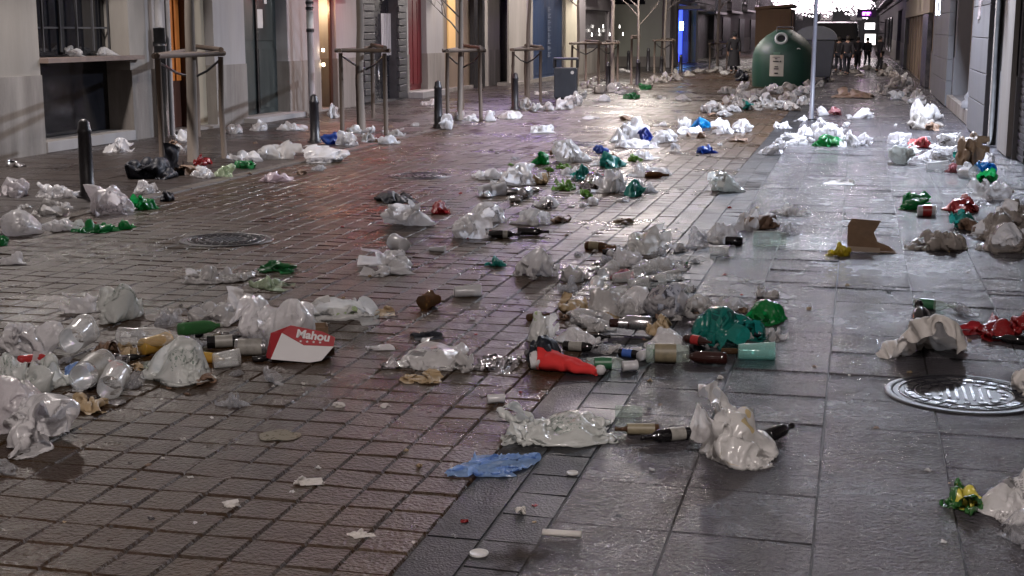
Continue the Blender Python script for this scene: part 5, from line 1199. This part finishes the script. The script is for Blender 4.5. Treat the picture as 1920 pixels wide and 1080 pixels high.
# right edge heap
B_(1835,412,1928,478,'heap','beige','beige bag hanging over a dark gap, frontmost of the right edge heap')
B_(1812,366,1905,452,'puff','beige','largest beige bag of the heap against the right hand wall')
B_(1868,372,1960,440,'puff','beige','beige bag touching the frame edge in the right edge heap')
B_(1780,370,1846,430,'ball','teal','dark teal bag at the left of the right edge heap')
B_(1762,350,1834,402,'heap','redc','crushed dark red card box with white lettering in the right edge heap',name='crushed_box',cat='carton',group=None)
B_(1790,352,1862,386,'sheet','veil','clear shiny plastic sheet on top of the red box',name='plastic_sheet',cat='plastic sheet',group=None)
B_(1812,326,1896,376,'puff','thin','milky clear bag above the largest beige bag')
B_(1826,312,1870,342,'ball','green','bright green bag below the blue-white bag near the right wall')
B_(1826,290,1868,322,'ball','sky','blue and white bag on the bright green bag')
B_(1838,286,1866,305,'crump','white','white tissue scrap topping the blue bag near the right wall',name='tissue',cat='tissue',group=None,z0=.12)
B_(1684,352,1744,394,'ball','green','lone bright green balled bag on the slabs')
cup(1737,406,32,8,C_white,'red and white cup lying beside the lone green bag',True,.36,.32,lab=L_red)
B_(1796,408,1850,436,'heap','card','dark brown scrap of card behind the long beige bag',name='card_scrap',cat='card scrap',group=None)
# upper right heap
B_(1664,266,1724,308,'puff','gprint','white and grey bag at the left of the upper right heap')
B_(1704,268,1795,304,'heap','white','bluish white bag in front of the small red box')
B_(1703,252,1748,278,'flat','redc','small red card box with white lettering lying in the upper right heap',name='crushed_box',cat='carton',group=None)
B_(1742,246,1802,284,'puff','grey','greyish bag right of the small red box')
B_(1786,272,1810,306,'up','teal','small turquoise bag left of the brown paper bag')
B_(1790,240,1852,316,'up','kraft','tall crumpled brown paper bag against the bluish pilaster',name='paper_bag',cat='paper bag',group=None)
cup(1757,322,38,10,C_clear,'clear cup lying in front of the upper right heap')
B_(1772,300,1800,324,'ball','pink','small rose coloured wrapper beside the clear cup',name='wrapper',cat='wrapper',group=None)
B_(1794,302,1832,330,'heap','thin','small milky bag right of the rose coloured wrapper')
B_(1662,244,1712,272,'flat','white','flat white bag above the upper right heap')
B_(1699,210,1770,244,'heap','dull','bright white bag in front of the greyish bag by the doorway step')
B_(1705,184,1768,226,'puff','grey','greyish white bag piled against the doorway step on the right')
B_(1733,228,1762,245,'crump','card','dark bottle-like scrap under the bright white bag',name='card_scrap',cat='card scrap',group=None)
cup(1815,335,30,-60,C_clear,'clear cup standing askew right of the milky bag by the wall')
# pile before the tan panels
for (x0,y0,x1,y1,m_,l) in ((1648,150,1670,179,'beige','upright beige bag like a small box before the tan panels'),(1660,136,1700,166,'beige',''),(1668,128,1714,160,'grey',''),(1680,150,1728,180,'beige',''),(1664,162,1700,187,'grey',''),(1690,165,1732,192,'beige',''),(1640,155,1656,172,'beige',''),(1700,176,1736,196,'grey',''),(1655,122,1684,140,'grey','')):
    B_(x0,y0,x1,y1,'heap',m_,l or 'dull beige bag in the pile against the tan panels',group=GB)
B_(1558,162,1640,184,'flat','card','flattened reddish brown rubbish on the far slabs',name='card_scrap',cat='card scrap',group=None)
B_(1594,201,1640,223,'heap','white','small white bag alone on the far slabs')
# ---- middle right row
for x0,y0,x1,y1,s,m_,l in (
 (1520,220,1590,266,'puff','white','big bright white bag above the green bag right of the pale pole'),
 (1522,250,1580,276,'heap','green','flat green bag under the big bright white bag'),
 (1570,242,1612,276,'puff','white','white bag right of the flat green bag'),
 (1606,236,1637,274,'ball','white','rightmost white bag of the row right of the pale pole'),
 (1484,226,1524,256,'heap','white','white bag left of the foot of the pale pole'),
 (1450,218,1486,242,'heap','white','small white bag leftmost behind the row by the pale pole'),
 (1462,238,1500,258,'flat','thin','thin milky bag before the row by the pale pole'),
 (1418,258,1476,290,'puff','white','bright white bag lying left below the row by the pale pole'),
 (1470,252,1515,272,'flat','thin','flat milky bag between the two white bags by the pale pole'),
 (1527,198,1552,217,'ball','white','small white ball of bag just right of the pale pole'),
 (1552,200,1578,216,'crump','pink','pinkish litter scrap right of the pale pole'),
 (1370,221,1412,248,'heap','white','white bag right of the sky blue bag'),
 (1332,219,1376,252,'puff','white','bluish white bag touching the sky blue bag'),
 (1292,209,1334,240,'ball','sky','vivid sky blue balled bag in the middle distance'),
 (1268,236,1320,252,'flat','white','flat white bag below the sky blue bag'),
 (1270,214,1296,240,'up','white','upright white bag left of the sky blue bag'),
 (1306,270,1348,288,'heap','royal','dark blue bag alone on the setts'),
 (1325,318,1400,360,'ball','gprint','lone crumpled greenish white bag on the kerb strip'),
 (1442,360,1522,406,'flat','thin','thin clear-white bag with raised handle on the slabs'),
 (1380,374,1462,434,'puff','thin','large milky bag behind the brown scraps'),
 (1318,410,1398,458,'puff','thin','rounded milky bag on its side left of the pale bottle')):
    B_(x0,y0,x1,y1,s,m_,l)
B_(1368,256,1402,266,'flat','card','dark brown flat card scrap left of the bright strip of paving',name='card_scrap',cat='card scrap',group=None)
bottle(1442,462,68,4,'jar',C_glass,'pale bottle with a little yellow liquid lying on the slabs',lab=None)
bottle(1376,461,36,178,'can',C_black,'dark can under the rounded milky bag',name='can',cat='can')
cup(1353,482,38,-30,C_clear,'clear cup tipped over below the rounded milky bag')
B_(1456,408,1500,442,'ball','veil','crumpled clear bag right of the pale bottle',name='clear_bag',cat='clear bag')
B_(1394,398,1462,432,'crump','card','brown food scraps spilling from the large milky bag',name='food_wrapper',cat='wrapper',group=None)
B_(1284,420,1330,465,'ball','veil','crumpled clear film left of the rounded milky bag',name='clear_bag',cat='clear bag')
bottle(1303,494,60,5,'pet',C_clear,'empty clear plastic bottle left of the tipped clear cup',crush=.2)
B_(1544,334,1606,346,'sheet','paper','flat white paper on the slabs above the cardboard box',**TS)
# ---- second centre heap
for x0,y0,x1,y1,s,m_,l in (
 (1174,412,1260,478,'puff','leaf','large rounded pale bag with green print in the middle of the road'),
 (960,462,1052,524,'puff','white','white bag at the left of the second centre heap'),
 (1048,470,1102,530,'heap','grey','greyish stained bag in the second centre heap'),
 (1140,460,1210,500,'heap','white','white bag under the large rounded pale bag'),
 (1180,468,1288,512,'long','thin','long clear-white bag in the second centre heap')):
    B_(x0,y0,x1,y1,s,m_,l)
bottle(1126,470,64,-18,'beer',C_brown,'brown bottle with label lying left of the large rounded pale bag',lab=L_cream)
bottle(1150,478,46,8,'beer',C_black,'dark bottle neck between the brown bottle and the rounded bag')
bottle(1262,502,60,3,'pet',C_clear,'clear bottle with dark green cap in the second centre heap',cap=L_green)
for x,y,w,a_ in ((1139,522,34,70),(1117,552,32,85),(1168,530,36,20),(1198,542,40,-10),(1226,538,44,5),(1252,530,38,30),(1208,520,34,60),(1276,548,34,-25),(1160,552,30,10)):
    cup(x,y,w,a_,C_clear,'clear plastic cup in the spill of cups between the two centre heaps')
B_(1180,508,1235,540,'crump','foil','crumpled foil bits among the clear cups',name='foil_scrap',cat='foil',group=None)
B_(1045,515,1085,548,'crump','veil','clear film below the greyish stained bag',name='clear_bag',cat='clear bag')
B_(1142,498,1190,524,'crump','pink','pinkish wrapper among the clear cups',name='wrapper',cat='wrapper',group=None)
B_(908,478,952,500,'crump','teal','faint teal wrapper on the setts left of the second centre heap',name='wrapper',cat='wrapper',group=None)
# ---- first centre heap
for x0,y0,x1,y1,s,m_,l in (
 (884,306,944,337,'long','white','slim white bag at the far left of the middle heap'),
 (936,302,1006,348,'puff','white','plump white bag at the left of the middle heap'),
 (994,281,1034,309,'ball','green','bright green ball of bag at the left of the middle heap'),
 (1033,259,1112,306,'puff','grey','large greyish bag at the back of the middle heap'),
 (1110,271,1144,288,'heap','royal','small dark blue bag at the back of the middle heap'),
 (1120,282,1176,316,'puff','teal','larger teal bag in the middle heap'),
 (1172,295,1232,332,'flat','white','bluish white flat bag right of the larger teal bag'),
 (1169,332,1212,370,'ball','teal','teal bag at the front right of the middle heap'),
 (1108,302,1176,362,'puff','white','tall white bag left of the front teal bag'),
 (1034,330,1080,358,'heap','lime','lime green bag at the front of the middle heap'),
 (1068,306,1106,338,'ball','teal','small teal bag behind the lime green one'),
 (1050,290,1128,332,'flat','white','white bag lying across the middle of the middle heap'),
 (1083,318,1132,356,'ball','foil','crumpled pinkish silver foil in the middle heap'),
 (998,345,1050,390,'puff','thin','thin white bag below the lime green bag'),
 (868,365,950,420,'heap','white','large white bag in the lower part of the middle heap'),
 (845,396,925,448,'puff','white','frontmost white bag of the middle heap with torn handles'),
 (952,384,1034,424,'heap','thin','thin white bag behind the two dark bottles'),
 (1205,326,1236,362,'ball','veil','clear ball of film right of the front teal bag'),
 (1200,306,1260,330,'long','thin','thin bag stretched to the right end of the middle heap'),
 (714,372,820,424,'heap','white','plump white bag with folded handles left of the middle heap'),
 (700,356,784,382,'flat','black','flat black crumpled bag behind the folded white bag'),
 (808,374,846,402,'ball','red','small dark red wrapper right of the folded white bag')):
    B_(x0,y0,x1,y1,s,m_,l,**({} if m_ not in('foil','red') else dict(name='wrapper',cat='wrapper',group=None)))
bottle(946,447,66,-4,'wine',C_black,'black bottle with small white label in front of the middle heap',lab=L_white,labspan=(.45,.6))
bottle(1000,442,66,-3,'wine',C_black,'slim black bottle pointing right in front of the middle heap')
bottle(1232,334,50,-8,'beer',C_brown,'small brown bottle at the right end of the middle heap')
for x,y in ((912,367),(934,367)): cup(x,y,22,40,C_white,'small round cream cup left of the middle heap',True,.5,.4)
for x,y,w,a_ in ((960,366,26,20),(985,372,28,70),(968,380,24,-30),(1000,362,24,0)): bottle(x,y,w,a_,'can',C_can,'silver can among the cans of the middle heap',name='can',cat='can',group='cans in the middle heap',crush=.3)
B_(1024,404,1070,418,'crump','card','dark scraps trailing right of the thin white bag',**TS)
B_(1148,408,1190,420,'crump','card','dark wet scrap on the bright setts above the rounded bag',**TS)
B_(985,322,1032,345,'crump','food','tan scrap between plump white bag and green bag in the middle heap',name='food_wrapper',cat='wrapper',group=None)
# ---- upper centre heap
for x0,y0,x1,y1,s,m_,l in (
 (1142,238,1182,268,'ball','thin','milky bag at the left of the upper centre heap'),
 (1158,218,1220,262,'puff','white','tallest white bag of the upper centre heap'),
 (1152,252,1238,278,'flat','white','long flat white bag at the front of the upper centre heap'),
 (1194,238,1226,264,'ball','blue','dark blue bag in the upper centre heap'),
 (1216,240,1272,268,'heap','white','white bag at the right of the upper centre heap'),
 (1176,268,1240,300,'flat','white','white bag reaching down below the upper centre heap'),
 (1104,296,1150,312,'flat','thin','milky bag edge behind the larger teal bag'),
 (992,232,1044,250,'long','white','lone flat white bag on the setts left of the upper centre heap'),
 (1090,216,1126,224,'flat','grey','thin greyish bag flat on the setts up the road'),
 (1168,172,1200,186,'heap','green2','green bag flattened on the road near the kerb'),
 (1196,156,1222,168,'heap','green2','small green bag at the foot of the wooden stakes'),
 (1264,176,1296,190,'heap','grey','greyish bag alone up the road left of the bottle bank'),
 (1228,178,1256,186,'flat','grey','thin grey bag left of the lone greyish bag up the road')):
    B_(x0,y0,x1,y1,s,m_,l)
B_(1256,262,1276,284,'crump','veil','small clear scrap on the setts left of the dark blue bag',name='plastic_scrap',cat='plastic scrap',group=None)
# ---- left pavement
for x0,y0,x1,y1,s,m_,l in (
 (-6,330,57,374,'heap','kprint','white bag with dark print at the left edge of the pavement'),
 (66,330,164,374,'long','white','white bag lying left of the nearest bollard'),
 (160,342,258,406,'puff','kprint','big pinkish white bag with print in front of the nearest bollard'),
 (244,352,302,394,'heap','green','green bottomed bag right of the big pinkish bag'),
 (248,335,300,366,'heap','white','pale top of crumpled white bag behind the green bottomed bag'),
 (54,372,134,412,'heap','grey','greyish bag left below the nearest bollard'),
 (3,390,84,442,'puff','white','smooth white bag at the left edge above the green bag'),
 (76,404,158,434,'heap','white','crumpled white bag touching the flat green bag'),
 (134,408,258,437,'flat','green','flat bright green bag spread on the setts at left'),
 (-8,434,18,462,'ball','green','bright green bag cut by the left edge'),
 (-10,470,48,498,'long','white','slim white bag cut by the left edge below the green one'),
 (364,306,412,336,'heap','white','white bag at the foot of the nearest stake frame'),
 (392,306,442,334,'heap','palegreen','pale green bag right of the nearest stake frame'),
 (424,280,496,306,'long','white','slim white bag lying on the kerb right of the nearest stake frame'),
 (484,260,568,300,'puff','grey','big greyish double bag on the kerb'),
 (564,268,658,306,'puff','white','big milky white bag below the blue bag'),
 (484,318,552,342,'heap','pinkw','torn pinkish white bag on the setts below the big greyish bag'),
 (600,246,642,272,'ball','royal','blue bag beside the bollard and grey pole'),
 (628,243,674,274,'puff','white','white bag right of the blue bag'),
 (670,246,706,268,'heap','grey','greyish bag in the litter at the second stake frame'),
 (324,212,358,267,'up','white','upright white bag against the orange door step'),
 (190,244,252,288,'heap','white','white bag against the white base below the barred window'),
 (422,230,456,252,'heap','white','small white bag on the pavement left of the metal door step'),
 (464,220,502,247,'heap','white','white bag against the left of the metal door step'),
 (518,226,578,246,'long','white','white bag lying on the pavement before the metal door step'),
 (612,180,640,223,'up','white','white bag standing upright with both handles up in the lit doorway'),
 (648,232,680,250,'ball','grey','small greyish bag behind the second stake frame'),
 (678,234,704,250,'ball','white','small white bag behind the second stake frame'),
 (726,236,754,256,'ball','grey','small greyish ball right of the second stake frame'),
 (822,212,850,243,'up','white','pointed white bag standing right of its bollard'),
 (786,184,830,198,'heap','white','pair of white bags under the red door step'),
 (700,252,752,270,'flat','white','crumpled white rubbish at the foot of the second stake frame'),
 (848,204,872,226,'up','white','small white bag left of the trunk before the brown entrance'),
 (868,212,900,228,'heap','white','white bag right of the trunk before the brown entrance'),
 (908,206,930,228,'ball','white','small pointed white bag by the third stake frame'),
 (934,206,980,224,'heap','white','white bag at the foot of the bollard left of the litter bin')):
    B_(x0,y0,x1,y1,s,m_,l)
B_(300,348,328,378,'ball','black','small black shiny wrapper right of the green bottomed bag',name='wrapper',cat='wrapper',group=None)
B_(362,288,398,312,'crump','red','reddish paper at the trunk of the nearest tree',name='wrapper',cat='wrapper',group=None)
B_(328,308,372,330,'crump','card','brown scraps by the black rubbish sack',name='card_scrap',cat='card scrap',group=None)
B_(440,300,480,318,'crump','green2','green wrapper on the kerb below the slim white bag',name='wrapper',cat='wrapper',group=None)
B_(10,298,48,315,'crump','foil','dark can with silver glint against the wall at left',name='foil_scrap',cat='foil',group=None)
box_solid(726,268,44,8,14,(M_cardb,),'flat brown tray under the crumpled rubbish of the second stake frame',-10,'card_tray')
for (x,y,z1,w,l) in ((152,119,1.232,36,'small crumpled clear packet on the window shelf'),(208,118,1.232,40,'crumpled pale bag on the right end of the window shelf')):
    q=onX(x,y,-10.35); S_=sim(int(x),n=20,m=22,**STY['ball']); P=S_[0]*np.array([1.2,1.2,1.]); me=sim_mesh('plastic_bag',P,*S_[1:]); o=link('plastic_bag',me,F['thin'],None,(-10.42,float(q[1]),z1),(0,0,1.)); o.scale=(.75,.75,.75); tag(o,l,'plastic bag',GB)
B_(236,266,350,338,'hero','black','black rubbish sack beside the nearest stake frame',name='rubbish_sack',cat='rubbish sack',group=None,seed=600)
# ---- kerb row by the litter bin, and the far rows
LK='white bag in the row along the kerb below the litter bin'
for x0,y0,x1,y1 in ((972,182,1000,206),(990,188,1012,210),(1004,192,1024,206),(1018,180,1042,208),(1040,182,1076,206),(1056,172,1092,198),(1070,168,1094,192),(1086,164,1102,184),(946,208,980,222),(1108,176,1146,192),(1000,170,1030,180)): B_(x0,y0,x1,y1,'heap',random.Random(x0).choice(['white','white','grey']),LK)
LF='pale bag in the long far row of bags along the left kerb'
rr=random.Random(5)
for x0,y0,w,h in ((1110,158,34,18),(1134,152,40,22),(1160,156,30,16),(1152,168,26,10),(1088,150,26,16),(1170,160,28,18),(1196,150,30,14),(1206,140,38,16),(1226,142,34,14),(1238,134,24,16),(1252,138,34,14),(1260,124,16,18),(1280,132,26,12),(1296,128,32,10),(1318,128,30,9),(1336,124,20,10),(1160,128,22,8),(1100,142,24,12),(1350,132,20,8),(1392,128,18,7)): B_(x0,y0,x0+w,y0+h,'heap',rr.choice(['dull','grey','dull']),LF)
LG='pale bag in the great pile of bags in front of the bottle bank'
pile=[(1368,164,38,24),(1398,160,40,22),(1430,156,40,20),(1462,154,38,20),(1492,158,30,18),(1352,176,40,24),(1384,178,44,24),(1420,172,42,24),(1456,170,40,24),(1488,174,34,22),(1332,190,34,22),(1362,196,30,14),(1400,190,36,18),(1432,190,40,16),(1468,188,34,20),(1312,188,34,24),(1340,206,36,14),(1500,180,24,18),(1372,184,30,22),(1416,182,30,20),(1446,182,28,20),(1480,162,26,18),(1380,152,24,16),(1504,148,22,18),(1540,142,26,12),(1528,150,20,14),(1344,162,30,14)]
for x0,y0,w,h in pile: B_(x0,y0,x0+w,y0+h,'puff' if (x0%3) else 'heap',rr.choice(['dull','grey','dull','beige','dull']),LG)
B_(1386,186,1420,206,'heap','teal','teal bag in the pile in front of the bottle bank')
B_(1378,134,1404,152,'ball','black','black rubbish sack at the left foot of the bottle bank',name='rubbish_sack',cat='rubbish sack',group=None)
B_(1376,120,1402,146,'ball','black','black rubbish sack resting behind another left of the bottle bank',name='rubbish_sack',cat='rubbish sack',group=None)
B_(1352,182,1384,198,'crump','card','reddish brown scraps at the left of the pile before the bottle bank',name='card_scrap',cat='card scrap',group=None)
LR='pale bag in the far scatter of bags around the walking people'
for x0,y0,w,h in ((1538,134,24,10),(1556,128,22,8),(1590,130,30,8),(1612,122,26,9),(1632,126,20,8),(1640,130,24,12),(1664,132,26,14),(1600,138,20,6),(1570,134,20,7),(1650,118,22,12),(1545,122,14,8)): B_(x0,y0,x0+w,y0+h,'heap',rr.choice(['dull','beige','grey']),LR)
# ---- small stuff wedged in the heaps
def filler(n,xa,xb,ya,yb,label,seed,mats=('veil','thin','white','food','grey','foil','card','black','veil'),big=40):
    r=random.Random(seed)
    for i in range(n):
        x=r.uniform(xa,xb); y=r.uniform(ya,yb); w=r.uniform(.4,1)*big
        B_(x,y-w*r.uniform(.35,.7),x+w,y,r.choice(('crump','ball','heap','flat')),r.choice(mats),label,name='litter_piece',cat='litter',group='pieces wedged in the heaps')
filler(36,20,440,630,735,'small crumpled piece wedged among the bottles of the lower left heap',1,big=46)
filler(44,995,1430,560,668,'small crumpled piece wedged in the centre heap behind the red hat',2,big=46)
filler(36,1050,1300,470,552,'small clear piece in the spill of cups above the centre heap',3,('veil','thin','veil','white','foil','veil'),36)
filler(34,880,1210,290,400,'small piece wedged in the middle heap of green and teal bags',4,('veil','white','white','thin','foil','card','lime'),30)
filler(14,1150,1400,215,275,'small piece in the upper centre heap near the sky blue bag',5,('white','white','thin','card','grey'),22)
filler(16,1430,1630,222,282,'small bright piece in the row of bags by the pale pole',6,('white','white','thin','grey'),22)
filler(14,1670,1840,250,330,'small piece in the upper right heap near the little red box',7,('white','thin','veil','grey','pink'),26)
filler(10,1800,1910,350,470,'small piece in the right edge heap of beige bags',8,('beige','thin','card','grey'),32)
filler(12,300,620,270,335,'small piece along the left kerb by the nearest stake frame',9,('veil','thin','white','card','palegreen'),26)
filler(10,640,770,236,268,'small piece on the kerb at the second stake frame',10,('white','thin','card'),20)
filler(10,0,240,350,430,'small piece among the bags round the nearest bollard',11,('veil','thin','white','grey'),34)
for i,(x,y,w,a_,m_,k_) in enumerate(((1120,640,54,20,C_black,'beer'),(1235,668,50,-12,C_green,'beer'),(1010,600,46,40,C_brown,'beer'),(1375,665,50,10,C_brown,'beer'),(1080,690,40,5,C_glass,'beer'),(300,690,60,30,C_glass,'beer'),(330,668,56,-15,C_brown,'beer'),(250,676,50,8,C_black,'beer'))):
    bottle(x,y,w,a_,k_,m_,('loose small bottle in the front of the centre heap' if x>900 else 'loose small bottle in the middle of the lower left heap'),group='loose small bottles in the heaps')
# ---- tiny scraps nobody could tell apart
LT='tiny pale scrap of litter lying on the wet paving'
rr=random.Random(9); fixed=[(286,482),(400,300),(835,505),(1010,610),(240,870),(300,862),(250,900),(277,976),(360,983),(228,1058),(590,880),(540,925),(770,1020),(845,1008),(1350,895),(1490,790),(1700,700),(1590,705),(1430,585),(640,560),(612,640),(610,672),(740,595),(690,520),(880,600),(900,520),(950,560)]
for i in range(118):
    if i<len(fixed): x,y=fixed[i]
    else:
        y=220+ (rr.random()**1.4)*800; x=rr.uniform(40,1880)
        if y<330 and x<900: x+=700
    w=rr.uniform(5,13)*(.55+y/1500); B_(x,y-w*.6,x+w,y,rr.choice(['crump','sheet']),rr.choice(['white','paper','white','veil','food','foil']),LT,name='litter_scrap',cat='litter scrap',group='tiny scraps scattered over the street')
LD='tiny dark scrap of litter lying on the wet paving'
for i in range(40):
    y=240+rr.random()*760; x=rr.uniform(900,1880) if i%3 else rr.uniform(40,900); w=rr.uniform(6,14)*(.55+y/1500)
    B_(x,y-w*.45,x+w,y,rr.choice(['crump','sheet']),rr.choice(['card','black','red']),LD,name='litter_scrap',cat='litter scrap',group='tiny dark scraps scattered over the street')
